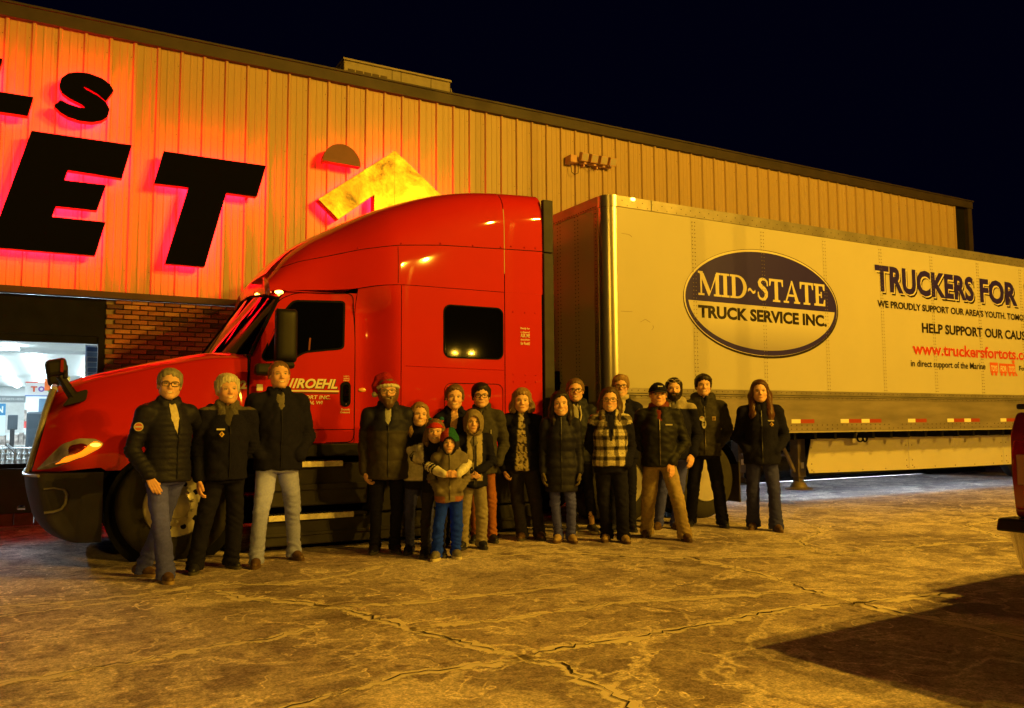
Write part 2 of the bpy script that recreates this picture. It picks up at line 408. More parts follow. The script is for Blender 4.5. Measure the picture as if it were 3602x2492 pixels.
# siding: 0.914 m sheets with three 32 mm ribs, each sheet a part
def siding_mesh():
    P = 0.3047; prof = []
    for k in range(3):
        x = k * P
        for dx, d in ((0, 0), (.075, 0), (.083, .005), (.100, .005), (.108, 0), (.170, 0), (.178, .005), (.195, .005), (.203, 0), (.246, 0), (.262, .034), (.288, .034), (.3035, 0)): prof.append((x + dx, d))
    zs = (3.05, 6.62); m = MB(); n = len(prof)
    m.add([(x, -d, z) for z in zs for x, d in prof], [(i, i + 1, n + i + 1, n + i) for i in range(n - 1)])
    return m.mesh('siding_panel', SID)
SM = siding_mesh()
for k in range(31):
    x = -8.0 + k * .9145
    if x + .9145 > 19.95: break
    inst('siding_panel', SM, bld, (x - 6, random.uniform(-.002, .002), 0))
# screws along girts
sc = MB()
for z in (3.35, 4.35, 5.35, 6.35):
    for k in range(90): sc.box(-8 + k * .3047 + .225, -8 + k * .3047 + .233, YB - .006, YB + .002, z, z + .008)
bpart('screw', sc, TRIM, kind='stuff')
bpart('wall_backing', MB().box(-8, 19.9, YB + .04, YB + .09, 3.03, 6.6), DARK)
t = MB(); t.box(-8.1, 20.06, YB - .085, YB + .3, 6.56, 6.73); t.box(-8.1, 20.08, YB - .11, YB + .3, 6.732, 6.76); bpart('roof_trim', t, TRIM)
bpart('corner_trim', MB().box(19.88, 20.05, YB - .06, YB + .25, 0, 6.558), TRIM)
bpart('siding_base_trim', MB().box(-8.1, 19.87, YB - .06, YB + .06, 2.96, 3.045), TRIM)
bpart('roof', MB().box(-8, 20, YB + .31, 46, 6.35, 6.42), mat('roof_membrane', (.2, .19, .18), .9))
bpart('end_wall', MB().box(19.95, 20.04, YB + .26, 46, 0, 6.5), SID); bpart('end_wall', MB().box(-8.1, -8.02, YB + .12, 46, 0, 6.34), SID); bpart('rear_wall', MB().box(-8, 19.9, 46.01, 46.1, 0, 6.34), SID)
# brick wall: mortar body and bricks
BR = [mat('brick_%s' % n, c, .85, var=.22, vscale=14, bump=.35, bscale=60) for n, c in (('red', (.30, .105, .05)), ('orange', (.37, .155, .075)), ('brown', (.20, .075, .045)), ('dark', (.10, .045, .032)), ('pale', (.42, .20, .105)))]
wall = bpart('brick_wall', MB().box(.56, 9.3, YB + .062, YB + .30, 0, 2.955), mat('mortar', (.26, .19, .14), .95, var=.15, vscale=20))
def brick_mesh(m):
    b = MB(); L_, Hh, D = .0975, .0285, .0275; e = .003
    b.add([(-L_, D, -Hh), (L_, D, -Hh), (L_, D, Hh), (-L_, D, Hh), (-L_ + e, -D, -Hh + e), (L_ - e, -D, -Hh + e), (L_ - e, -D, Hh - e), (-L_ + e, -D, Hh - e)],
          [(4, 5, 6, 7), (0, 1, 5, 4), (1, 2, 6, 5), (2, 3, 7, 6), (3, 0, 4, 7)]); return b.mesh('brick', m)
BM = [brick_mesh(m) for m in BR]; rest = [MB() for _ in BR]
nb = 0
for r in range(44):
    z = .036 + r * .0672; off = (.1025 if r % 2 else 0) + .665
    for k in range(42):
        x = off + k * .205
        if x > 9.2: break
        if r % 2 and k == 0: pass
        ci = random.choices(range(5), (34, 26, 16, 13, 11))[0]; y = YB + .04 + random.uniform(-.003, .003)
        if x < 2.75 and z > 1.75 and nb < 300:
            inst('brick', BM[ci], wall, (x, y, z), (0, random.uniform(-.006, .006), 0)); nb += 1
        else: rest[ci].box(x - .0975, x + .0975, y - .0275, y + .0275, z - .0285, z + .0285)
for m_, r_ in zip(BR, rest): r_.build('brick_field', m_, wall, kind='stuff')
# storefront bays
GL = bpy.data.materials.new('window_glass'); GL.use_nodes = True
nt = GL.node_tree; nt.nodes.clear(); o_ = nt.nodes.new('ShaderNodeOutputMaterial'); tr = nt.nodes.new('ShaderNodeBsdfTransparent'); gs = nt.nodes.new('ShaderNodeBsdfGlossy'); gs.inputs['Roughness'].default_value = .02
tr.inputs['Color'].default_value = (.93, .97, .97, 1); fr = nt.nodes.new('ShaderNodeFresnel'); fr.inputs['IOR'].default_value = 1.45; mx_ = nt.nodes.new('ShaderNodeMixShader')
nt.links.new(fr.outputs[0], mx_.inputs[0]); nt.links.new(tr.outputs[0], mx_.inputs[1]); nt.links.new(gs.outputs[0], mx_.inputs[2]); nt.links.new(mx_.outputs[0], o_.inputs['Surface'])
def bay(x0, x1, z0, z1, n):
    fr_ = MB(); fr_.box(x0, x1, YB + .06, YB + .16, z1, z1 + .09)
    fr_.box(x0, x1, YB + .06, YB + .16, z0 - .06, z0)
    w_ = (x1 - x0) / n
    for i in range(n + 1): fr_.box(x0 + i * w_ - .03 * (i > 0), x0 + i * w_ + .03 * (i < n), YB + .058, YB + .158, z0, z1)
    win = bpart('window_frame', fr_, DARK)
    for i in range(n): MB().box(x0 + i * w_ + .03, x0 + (i + 1) * w_ - .03, YB + .10, YB + .106, z0, z1).build('pane', GL, win)
bay(-7.5, .53, .78, 2.35, 3)
bpart('header_panel', MB().box(-8, .56, YB + .05, YB + .2, 2.445, 2.955), DARK)
bpart('jamb', MB().box(.48, .558, YB + .03, YB + .28, 0, 2.444), DARK)
bpart('knee_wall', MB().box(-8, .479, YB + .055, YB + .25, .16, .715), mat('knee_panel', (.022, .019, .02), .6, var=.3))
kb = MB()
for k in range(38): kb.box(-7.95 + k * .222, -7.95 + k * .222 + .212, YB + .02, YB + .26, .0, .15)
bpart('base_course', kb, mat('base_red', (.16, .045, .035), .8, var=.3, vscale=9))
bay(9.3, 17.9, .08, 2.35, 6)
bpart('header_panel', MB().box(9.3, 19.87, YB + .05, YB + .2, 2.445, 2.955), DARK)
bpart('end_panel', MB().box(17.91, 19.87, YB + .05, YB + .25, 0, 2.44), mat('knee_panel'))
# store interior (part of the setting, seen through the window)
WHITE = mat('store_wall', (.72, .74, .74), .7, var=.05)
def struct(name, mb, m, **kw): return mb.build(name, m, kind='structure', **kw)
struct('store_floor', MB().box(-8, 19.8, YB + .26, 46, .004, .01), mat('store_floor', (.42, .42, .40), .25, var=.08, vscale=2))
struct('store_ceiling', MB().box(-8, 19.8, YB + .26, 46, 3.0, 3.02), WHITE)
struct('store_soffit', MB().box(-8, 6, 21.9, 22.05, 2.93, 2.998), mat('soffit_metal', (.55, .58, .6), .5))
struct('store_back_wall', MB().box(-8, 19.8, 44, 44.1, .01, 3.0), WHITE)
struct('store_side_wall', MB().box(-8, -7.95, YB + .3, 44, .01, 3.0), WHITE)
struct('store_side_wall', MB().box(19.75, 19.8, YB + .3, 44, .01, 3.0), WHITE)
TUBE = emitter('fluorescent', (.80, .93, 1.0), 75)
for x, y0, y1 in ((-1.45, 24, 34), (-1.5, 35, 43), (-.5, 23, 33), (-.5, 34, 43), (.9, 23, 33), (2.6, 14, 24), (-3.2, 14, 24), (-3.2, 25, 40), (5, 14, 26), (8, 14, 30), (11, 13.4, 24), (14, 13.4, 24), (16.5, 13.4, 24)):
    MB().box(x - .07, x + .07, y0, y1, 2.94, 2.96).build('tube_light', TUBE, label='row of bare fluorescent tubes under the store ceiling', cat='ceiling light', group='fluorescent rows in the store')
MB().box(-1.3, -.72, 20.7, 20.9, 2.90, 2.93).build('tube_light', TUBE, label='short fluorescent fixture across the store ceiling near the window', cat='ceiling light')
for x in (-6, -5, -4, -3.2, -2.4, -1.7, -1.0, -.3, .3, 9.8, 10.9, 12.0, 13.1, 14.2, 15.3, 16.4):
    MB().box(x - .06, x + .06, YB + .5, YB + 1.7, 2.94, 2.96).build('tube_light', TUBE if x < 5 else emitter('door_tubes', (.78, .93, 1.0), 420), label='fluorescent fixture right behind the storefront glass', cat='ceiling light', group='fixtures behind the storefront glass')
# ------------------------------------------------------------------ halo-lit sign letters
FACE = mat('letter_face', (.004, .004, .006), .9, spec=.05)
RET = mat('letter_return', (.50, .012, .012), .5)
LED = emitter('red_led', (1.0, .002, .014), 115.0)
KS = 11.91 / 12.1
def sc_(poly): return [(x * KS, 1.274 + (z - 1.274) * KS) for x, z in poly]
def letter(poly, name, label, face=FACE, d=.13, led=LED, ins=.035, facefn=None):
    poly = sc_(poly); y0 = 11.91
    cx = sum(p[0] for p in poly) / len(poly); cz = min(p[1] for p in poly)
    root = empty(name, (0, 0, 0), label=label, cat='sign')
    if facefn: facefn(root, poly, y0)
    else: MB().prism(poly, y0, y0 + .012).build('face', face, root)
    m = MB(); n = len(poly)
    m.add([(x, y, z) for y in (y0 + .013, y0 + d) for x, z in inset(poly, .002)], [(i, (i + 1) % n, n + (i + 1) % n, n + i) for i in range(n)]); m.build('return', RET, root)
    ip = inset(poly, ins); MB().add([(x, y0 + d + .004, z) for x, z in ip], [tuple(range(n))]).build('led_backlight', led, root)
    MB().add([(x, y0 + d + .001, z) for x, z in inset(poly, .004)], [tuple(range(n))]).build('back_plate', FACE, root)
    st = MB()
    for k in (0, n // 3, 2 * n // 3):
        x, z = ip[k]; q = Vector((cx, sum(p[1] for p in poly) / n)) - Vector((x, z)); q = Vector((x, z)) + q * .12
        st.box(q.x - .012, q.x + .012, y0 + d + .005, YB + .03, q.y - .012, q.y + .012)
    st.build('standoff', RET, root)
    return root
E_ = [(-.39, 5.08), (.80, 5.08), (.69, 4.60), (.04, 4.62), (.005, 4.48), (.50, 4.48), (.40, 4.12), (-.08, 4.12), (-.12, 3.975), (.51, 3.975), (.40, 3.51), (-.90, 3.51)]
E_ = [(-.39, 5.08), (.80, 5.08), (.69, 4.60), (.04, 4.62), (.005, 4.48), (.50, 4.48), (.40, 4.12), (-.08, 4.12), (-.12, 3.975), (.51, 3.975), (.40, 3.51), (-.80, 3.51)]
letter(E_, 'sign_letter', 'big black slanted letter E with red halo light on the siding')
letter([(1.20, 5.06), (2.60, 5.06), (2.48, 4.58), (2.05, 4.58), (1.78, 3.48), (1.26, 3.48), (1.54, 4.59), (1.09, 4.59)], 'sign_letter', 'big black slanted letter T with red halo light on the siding')
letter([(-1.1, 5.97), (-.745, 5.97), (-.82, 5.53), (-.385, 5.53), (-.44, 5.27), (-1.28, 5.27)], 'sign_letter', 'small black letter L with red halo light cut by the left edge')
# S: a thick ribbon along a curve
def s_poly():
    cl = [(.52, 5.74), (.42, 5.80), (.27, 5.855), (.12, 5.845), (.045, 5.775), (.06, 5.70), (.16, 5.655), (.29, 5.615), (.37, 5.56), (.365, 5.48), (.28, 5.415), (.13, 5.40), (-.02, 5.43), (-.13, 5.50)]
    wd = [.085, .10, .115, .125, .13, .12, .105, .10, .11, .125, .125, .11, .098, .085]
    pts = [Vector(p) for p in cl]; Lf = []; Rt = []
    for i, p in enumerate(pts):
        t = (pts[min(i + 1, len(pts) - 1)] - pts[max(i - 1, 0)]).normalized(); n = Vector((-t.y, t.x))
        Lf.append(p + n * wd[i]); Rt.append(p - n * wd[i])
    return [(q.x, q.y) for q in Lf] + [(q.x, q.y) for q in Rt[::-1]]
letter([(.55, 5.80), (.46, 5.64), (.36, 5.72), (.25, 5.77), (.20, 5.79), (.185, 5.775), (.23, 5.745), (.36, 5.69), (.47, 5.61), (.51, 5.53), (.49, 5.43), (.42, 5.36), (.30, 5.315), (.16, 5.31), (.02, 5.335), (-.08, 5.39), (-.15, 5.46),
        (-.075, 5.555), (.02, 5.515), (.13, 5.495), (.20, 5.49), (.215, 5.505), (.17, 5.54), (.03, 5.595), (-.06, 5.655), (-.10, 5.74), (-.075, 5.85), (.0, 5.93), (.11, 5.97), (.25, 5.98), (.40, 5.945), (.50, 5.885)],
       'sign_letter', 'small black letter S with red halo light on the siding', ins=.02)
def gold_mat():
    if 'gold_sign' in MATS: return MATS['gold_sign']
    m = mat('gold_sign', (.5, .36, .05), .34, .45, bump=.5, bscale=45); nt = m.node_tree; b = nt.nodes['Principled BSDF']
    g = nt.nodes.new('ShaderNodeNewGeometry'); n = nt.nodes.new('ShaderNodeTexNoise'); n.inputs['Scale'].default_value = 1.9; n.inputs['Detail'].default_value = 9; n.inputs['Roughness'].default_value = .68; n.inputs['Distortion'].default_value = .6
    r = nt.nodes.new('ShaderNodeValToRGB'); e = r.color_ramp.elements; e[0].position = .34; e[0].color = (.07, .045, .010, 1); e[1].position = .66; e[1].color = (.80, .60, .10, 1); k = r.color_ramp.elements.new(.47); k.color = (.42, .28, .03, 1)
    nt.links.new(g.outputs['Position'], n.inputs['Vector']); nt.links.new(n.outputs['Fac'], r.inputs[0]); nt.links.new(r.outputs[0], b.inputs['Base Color']); return m
def arrow_face(root, poly, y0):
    ax = 4.61 * KS
    lf = [p for p in poly if p[0] <= ax + 1e-6]; rt = [p for p in poly if p[0] >= ax - 1e-6]
    for nm, pl in (('left_face', lf), ('right_face', rt)):
        MB().prism(inset(pl, .003), y0 - .004, y0 + .012).build('face', gold_mat(), root)
    MB().prism(poly, y0 + .002, y0 + .0125).build('face_edge', FACE, root)
AR = [(4.61, 5.61), (3.38, 4.66), (3.70, 4.38), (4.27, 4.84), (4.27, 3.7), (4.61, 3.7), (4.95, 3.7), (4.95, 4.84), (5.52, 4.38), (5.84, 4.66)]
letter(AR, 'arrow_sign', 'gold arrow-shaped sign with red sides and red halo above the cab', facefn=arrow_face, d=.16)
hd = [(3.75 - .30 * math.cos(math.radians(a)) , 5.265 + .31 * math.sin(math.radians(a)) - .0 * a) for a in range(0, 181, 12)]
hd = [(x, z - .03 * (x - 3.75)) for x, z in hd]
letter(hd, 'sign_disc', 'brown half-disc sign beside the gold arrow', face=mat('brown_disc', (.20, .07, .045), .6, var=.12), d=.14, led=emitter('red_led_weak', (1.0, .002, .01), 26))
# floodlight bar on the siding
fb = empty('floodlight_bar', (8.4, YB - .1, 5.95), label='bar with four small floodlights and a junction box on the siding', cat='floodlight')
fm = mat('fixture_tan', (.60, .34, .20), .5)
MB().box(-.38, .44, -.02, .02, -.02, .02).build('bar', fm, fb, bevel=.005); MB().box(-.5, -.36, -.1, .1, -.05, .09).build('junction_box', fm, fb, bevel=.01)
for x in (-.22, -.01, .2, .4):
    h = MB().obox((x, -.1, .08), (.075, 0, 0), (0, .05, .02), (0, -.025, .07)).build('lamp_head', fm, fb, bevel=.01)
    MB().obox((x, -.152, .063), (.062, 0, 0), (0, .002, 0), (0, -.02, .056)).build('lens', mat('flood_lens', (.5, .42, .3), .15), fb)
    MB().tube([(x, 0, 0), (x, -.04, .05)], .014, 6).build('bracket', fm, fb)
MB().tube([(-.42, .02, -.05), (-.42, .0, -.2), (-.36, .0, -.24), (-.28, 0, -.2), (-.27, 0, -.02)], .007, 5).build('wire', TRIM, fb); MB().tube([(-.1, 0, -.02), (0, 0, -.09), (.1, 0, -.06), (.12, 0, -.02)], .007, 5).build('wire', TRIM, fb)
MB().box(.13, .16, 0, .14, -.06, .0).build('bracket', fm, fb); MB().box(-.16, -.13, 0, .14, -.06, .0).build('bracket', fm, fb)
# rooftop unit
hv = empty('rooftop_unit', (5.8, 15, 6.42), label='beige rooftop air-conditioning unit with louvred end', cat='air conditioner')
hm = mat('hvac_beige', (.36, .30, .22), .6, var=.15)
MB().box(-1.14, 1.12, 0, 1.6, 0, 1.86).build('cabinet', hm, hv, bevel=.02); MB().box(-1.16, 1.14, -.03, 1.63, 1.862, 1.9).build('lid', hm, hv)
for i in range(5): MB().box(-1.06 + i * .166, -1.06 + i * .166 + .135, -.012, .004, 1.0, 1.70).build('louvre', mat('hvac_grille', (.12, .09, .065), .8), hv)
for x in (-.16, .03, .68): MB().box(x, x + .012, -.008, .004, .3, 1.85).build('panel_seam', mat('hvac_grille'), hv)
MB().add([(1.13, 0, 1.75), (1.30, 0, 1.3), (1.13, 0, 1.3), (1.13, 1.5, 1.75), (1.30, 1.5, 1.3), (1.13, 1.5, 1.3)], [(0, 1, 2), (3, 5, 4), (0, 3, 4, 1), (1, 4, 5, 2)]).build('rain_hood', hm, hv)

# ------------------------------------------------------------------ things inside the store window
def board(name, x0, x1, y, z0, z1, m, label, cat='sign'):
    r = empty(name, ((x0 + x1) / 2, y, z0), label=label, cat=cat)
    o = MB().box(-(x1 - x0) / 2, (x1 - x0) / 2, 0, .03, 0, z1 - z0).build('panel', m, r); return r
def onboard(r, s, x0, x1, z0, z1, y, m, bold=.02, **k):
    o = text(s, (x0, x1, z0, z1), y, m, r, bold, **k); o.location = tuple(-c for c in r.location); return o
PW = mat('print_white', (.85, .86, .86), .6)
r = board('toy_sign', -.47, .0, 17, 1.78, 2.04, PW, 'white hanging sign with coloured letters behind the window')
for s, x, c in (('T', -.385, (.75, .12, .05)), ('O', -.27, (.22, .12, .45)), ('Y', -.155, (.15, .5, .08)), ('S', -.06, (.8, .3, .02))): onboard(r, s, x, x + .10, 1.86, 1.96, 16.99, mat('toy_' + s, c, .6), .05)
MB().box(-.235, .235, -.004, 0, 0, .02).build('border', mat('print_blue', (.05, .16, .5), .6), r); MB().box(-.235, .235, -.004, 0, .24, .26).build('border', mat('print_red', (.7, .06, .04), .6), r)
r = board('lane_sign', -.17, .05, 16.6, 1.87, 2.08, mat('print_orange', (.85, .16, .02), .6), 'orange lane sign with a white 4'); onboard(r, '4', -.10, -.03, 1.92, 2.03, 16.59, PW, .04)
r = board('banner', -1.9, -.47, 17.5, 1.68, 1.80, mat('print_grey', (.30, .32, .33), .6), 'grey banner with the words STARTS HERE in the store'); onboard(r, 'CHRISTMAS STARTS HERE', -1.15, -.50, 1.72, 1.76, 17.49, PW, .01)
MB().box(-.7, .7, .005, .02, -.55, -.005).build('price_panel', mat('price_panel', (.66, .66, .64), .6, var=.1, vscale=12), r)
r = board('open_sign', -1.25, -.70, 15.8, 1.1, 1.62, mat('print_pale', (.70, .84, .92), .6), 'pale blue poster with the letters IN')
MB().box(-.275, .275, -.004, 0, .33, .52).build('header', mat('print_teal', (.04, .22, .42), .6), r); onboard(r, 'COME IN', -1.23, -.735, 1.47, 1.58, 15.79, PW, .03)
MB().box(-.25, -.1, -.006, -.002, .02, .2).build('figure', mat('print_blue'), r)
for (x0, x1, y, z0, z1, nm, lb, c) in ((-.60, -.47, 14.2, 1.20, 1.42, 'monitor', 'dark checkout monitor tilted behind the carts', (.06, .08, .10)), (-.23, -.12, 15.5, 1.48, 1.70, 'monitor', 'blue-lit checkout monitor near the hood mirror', (.12, .22, .34)),
                                      (-.42, -.25, 15.2, 1.22, 1.33, 'register', 'red checkout register on the store counter', (.6, .08, .07))):
    r = empty(nm, ((x0 + x1) / 2, y, z0), label=lb, cat=nm); MB().box(-(x1 - x0) / 2, (x1 - x0) / 2, 0, .04, 0, z1 - z0).build('housing', mat(nm + lb[:4], c, .4), r, bevel=.01); MB().box(-.03, .03, .01, .05, -.25, 0).build('stand', mat('plastic_dark', (.03, .035, .04), .5), r)
r = empty('chair', (-.24, 14.6, 0), label='dark high-backed chair at the checkout', cat='chair')
MB().box(-.13, .13, -.03, .03, .9, 1.47).build('backrest', mat('chair_navy', (.03, .045, .06), .6), r, bevel=.03); MB().box(-.14, .14, -.3, .05, .8, .88).build('seat', mat('chair_navy'), r, bevel=.02); MB().tube([(0, -.1, 0), (0, -.1, .8)], .03, 8).build('leg', mat('plastic_dark'), r)
struct('checkout_counter', MB().box(-6, 3.5, 14.8, 15.4, .012, .95), mat('counter_grey', (.45, .45, .44), .5))
# gift cards and posters on shelves
for i, (x, c) in enumerate(((.12, (.75, .12, .04)), (.17, (.8, .5, .05)), (.30, (.7, .06, .06)), (.02, (.1, .3, .6)), (.40, (.8, .8, .82)))):
    r = board('poster', x - .04, x + .045, 16.0, 1.75 + .05 * (i % 2), 2.15 - .06 * (i % 3), mat('poster_%d' % i, c, .6), ['red and white poster by the window jamb', 'yellow poster by the window jamb', 'red lettered poster by the window jamb', 'blue poster above the hood mirror', 'white poster by the window jamb'][i], 'poster')
r = empty('shelf_unit', (2.5, 20, 0), label='tall white shelf of goods deep in the store', cat='shelf')
for k in range(3): MB().box(-5, 4, 0, .5, .3 + k * .45, .33 + k * .45).build('shelf', WHITE, r)
gd = MB()
for k in range(3):
    x = -5
    while x < 3.9: w_ = random.uniform(.08, .2); gd.box(x, x + w_ - .01, .05, .4, .335 + k * .45, .335 + k * .45 + random.uniform(.15, .38)); x += w_
gd.build('goods', mat('goods', (.5, .42, .38), .6, var=.8, vscale=9), r, kind='stuff')
# blue tags hanging at the window's right end
r = empty('tag_strip', (.44, 12.62, 1.9), label='strip of blue and white tags hanging inside the window edge', cat='display')
for k in range(6): MB().box(-.06 - .004 * k, .05, 0, .02, .02 + k * .07, .08 + k * .07).build('tag', mat('tag_blue', (.06, .14, .36), .5) if k % 2 else mat('tag_blue2', (.12, .26, .55), .5), r)
MB().box(-.1, .06, .03, .05, -1.0, .46).build('backing', mat('print_pale'), r)
# shopping carts nested behind the glass
wire = mat('cart_wire', (.38, .42, .44), .35, .8)
def cart_mesh():
    m = MB(); L_, W = .75, .26
    for k in range(8):
        z = .42 + k * .075; i = .0 + .004 * k
        m.tube([(-L_ / 2 - i, -W, z), (L_ / 2 + i, -W, z), (L_ / 2 + i, W, z), (-L_ / 2 - i, W, z)], .006, 4, True)
    for k in range(13):
        x = -L_ / 2 + k * L_ / 12; m.tube([(x, -W, .95), (x, -W, .42), (x, W, .42), (x, W, .95)], .004, 4)
    m.tube([(-L_ / 2 - .1, -W, 1.0), (-L_ / 2 - .1, W, 1.0)], .016, 6)
    for s in (-1, 1): m.tube([(-L_ / 2 - .1, s * W, 1.0), (-L_ / 2, s * W, .9), (-L_ / 2, s * W * .9, .2), (L_ / 2, s * W * .9, .14)], .011, 5)
    return m.mesh('basket', wire)
CM = cart_mesh(); wh = MB()
for x in (-.36, .36):
    for y in (-.22, .22): wh.lathe([(.06, -.015), (.06, .015)], (x, y, .072), 'y', 10)
WH = wh.mesh('wheel_set', mat('plastic_dark'))
for k in range(9):
    x = -1.75 + k * .21
    r = empty('shopping_cart', (x, 13.0 + .1 * (k % 2), .01), math.radians(random.uniform(-5, 5)), label='wire shopping cart nested in the row behind the glass', cat='shopping cart', group='nested shopping carts in the window')
    inst('basket', CM, r); inst('wheel_set', WH, r)
# ------------------------------------------------------------------ red sleeper tractor
RED = mat('red_paint', (.54, .017, .006), .5, 0, coat=1.0, croughness=.025, spec=.05, var=.04, vscale=2)
BLKP = mat('black_plastic', (.011, .010, .012), .5, spec=.25, var=.25, vscale=7)
GREY = mat('grey_plastic', (.036, .033, .042), .6, spec=.25, var=.2, vscale=6, bump=.1, bscale=200)
RUB = mat('black_rubber', (.005, .005, .006), .8, spec=.12)
BGL = mat('black_glass', (.002, .002, .003), .03, 0, spec=.3)
CHR = mat('chrome', (.75, .75, .74), .10, 1.0)
ALU = mat('brushed_aluminium', (.66, .63, .58), .34, .6, var=.12, vscale=5)
DIA = mat('tread_plate', (.85, .80, .70), .38, .15, var=.2, vscale=25)
AMB = emitter('amber_lamp', (1.0, .48, .06), 14)
DECW = mat('decal_white', (.78, .76, .70), .5)
YC = 9.5
tr_ = empty('semi_tractor', (1.0, YC, 0), label='red sleeper semi tractor parked along the storefront, nose to the left', cat='truck')
TL = (-1.0, -YC, 0)
def tp(name, mb, m, parent=None, **kw):
    o = mb.build(name, m, parent or tr_, **kw)
    if parent is None: o.location = TL
    return o
# side plane of cab / sleeper
def side_hw(x):                                      # half width at the belt line
    return lerp(1.025, 1.225, sstep(2.84, 3.24, x)) - .03 * sstep(2.1, 1.7, x)
seam_z = cr((1.80, 2.2, 2.73, 3.0, 3.25, 3.7, 4.53, 5.03), (2.635, 2.665, 2.70, 2.745, 2.765, 2.77, 2.775, 2.78))
top_z = cr((1.90, 2.05, 2.30, 2.6, 3.0, 3.4, 3.8, 4.2, 4.6, 5.03), (2.86, 3.06, 3.28, 3.46, 3.67, 3.83, 3.95, 4.015, 4.04, 4.05))
nexp = cr((1.9, 2.4, 3.0, 3.6, 4.4, 5.03), (2.5, 2.8, 3.4, 4.6, 7.0, 9.0))
def fhw(x): return lerp(.93, 1.0, sstep(1.85, 2.5, x)) + .225 * sstep(2.35, 3.2, x)
def section(x, j, n):                               # roof arch from near side (j=0) over the top to the far side (j=n)
    a = math.pi * j / n; e = 2 / nexp(x); w_, z0, h = fhw(x), seam_z(x), top_z(x)
    c, s = math.cos(a), math.sin(a)
    y = -w_ * math.copysign(abs(c) ** e, c); z = z0 + (h - z0) * abs(s) ** e
    if z < z0 + .02: y *= 1
    return y, z
def arch(x0, x1, nx, x0f=None):
    m = MB(); nj = 56
    def f(u, v):
        x = lerp(x0, x1, u); j = v * nj
        y, z = section(x, j, nj); return (x, YC + y, z)
    m.grid(f, nx, nj); return m
SEAM = .006
fa = arch(1.90, 4.505, 60)
# close the front lip of the fairing down to the roof
lip = [section(1.90, j, 56) for j in range(57)]
fa.add([(1.90, YC + y, z) for y, z in lip] + [(1.93, YC + y * .97, seam_z(1.93) - .02) for y, z in lip], [(i, i + 1, 58 + i, 57 + i) for i in range(56)])
tp('roof_fairing', fa, RED, smooth='weld', angle=50)
def side_patch(x0, x1, zb, zt, nx, nz, sgn=-1, thick=0):
    def f(u, v):
        x = lerp(x0, x1, u); z = lerp(zb(x), zt(x), v); hw = side_hw(x) - .035 * sstep(2.0, 2.72, z) * (1 - sstep(2.9, 3.2, x)) - .02 * sstep(1.2, .9, z)
        hw = lerp(hw, fhw(x) * .998, sstep(2.45, 2.75, z) * .9)
        return (x, YC + sgn * hw, z)
    return MB().grid(f, nx, nz)
zt_ = lambda x: seam_z(x) - SEAM
for sgn in (-1, 1):
    # cab side behind/around the door
    tp('cab_side', side_patch(2.795, 3.235, lambda x: 1.0, zt_, 14, 20, sgn), RED, smooth=True, angle=60)
    tp('sleeper_side', side_patch(3.243, 4.505, lambda x: .98, zt_, 14, 20, sgn), RED, smooth=True, angle=60)
    tp('side_extender', side_patch(4.515, 5.01, lambda x: 1.0, lambda x: seam_z(x) + .0, 6, 14, sgn), RED, smooth=True, angle=60)
    tp('extender_edge', MB().box(5.03, 5.165, YC + sgn * 1.225 - .03, YC + sgn * 1.225 + .03, .95, 3.28), GREY, bevel=.008); tp('extender_edge', MB().box(5.03, 5.165, YC + sgn * 1.222 - .03, YC + sgn * 1.222 + .03, 3.292, 3.93), GREY, bevel=.008)
tp('roof_extender', arch(4.515, 5.03, 8), RED, smooth=True, angle=60)
# dark inner shell just behind the skins closes every joint
core = MB(); 
core.box(2.12, 4.98, YC - .90, YC + .90, .95, 2.5); core.box(3.30, 4.95, YC - 1.16, YC + 1.16, .95, 3.0)
tp('inner_shell', core, RUB)
def fold(x, zz):                                      # near-side surface point
    hw = side_hw(x) - .035 * sstep(2.0, 2.72, zz) * (1 - sstep(2.9, 3.2, x)) - .02 * sstep(1.2, .9, zz); hw = lerp(hw, fhw(x) * .998, sstep(2.45, 2.75, zz) * .9); return YC - hw
def roofy(x, zz):
    e = nexp(x); q = min(1, max(0, (zz - seam_z(x)) / (top_z(x) - seam_z(x)))); return YC - fhw(x) * (1 - q ** e) ** (1 / e)
def seamline(pts, r=.0045, name='panel_seam', fn=None, m=RUB):
    fn = fn or fold
    tp(name, MB().tube([(x, fn(x, z) - .001, z) for x, z in pts], r, 5), m)
seamline([(x, interp(x, (1.95, 2.2, 2.8, 3.23, 3.7, 4.52, 5.03), (2.88, 2.98, 3.13, 3.2, 3.245, 3.28, 3.30))) for x in np.linspace(1.98, 5.02, 40)], fn=roofy)
seamline([(3.2, z) for z in np.linspace(2.78, 3.18, 8)], .003, fn=roofy)
bolt = MB()
for x, z in ((2.8, 3.15), (3.24, 3.22), (3.7, 3.265), (4.1, 3.28), (4.46, 3.295), (4.6, 3.32), (4.78, 3.325), (4.93, 3.33)): bolt.sphere((x, roofy(x, z) - .002, z), .011, 8, 5)
for z in (2.55, 1.82, 1.74): 
    for x in (4.62, 4.78, 4.92): bolt.sphere((x, fold(x, z) - .002, z), .010, 8, 5)
tp('bolt', bolt, RED, smooth=True, kind='stuff')
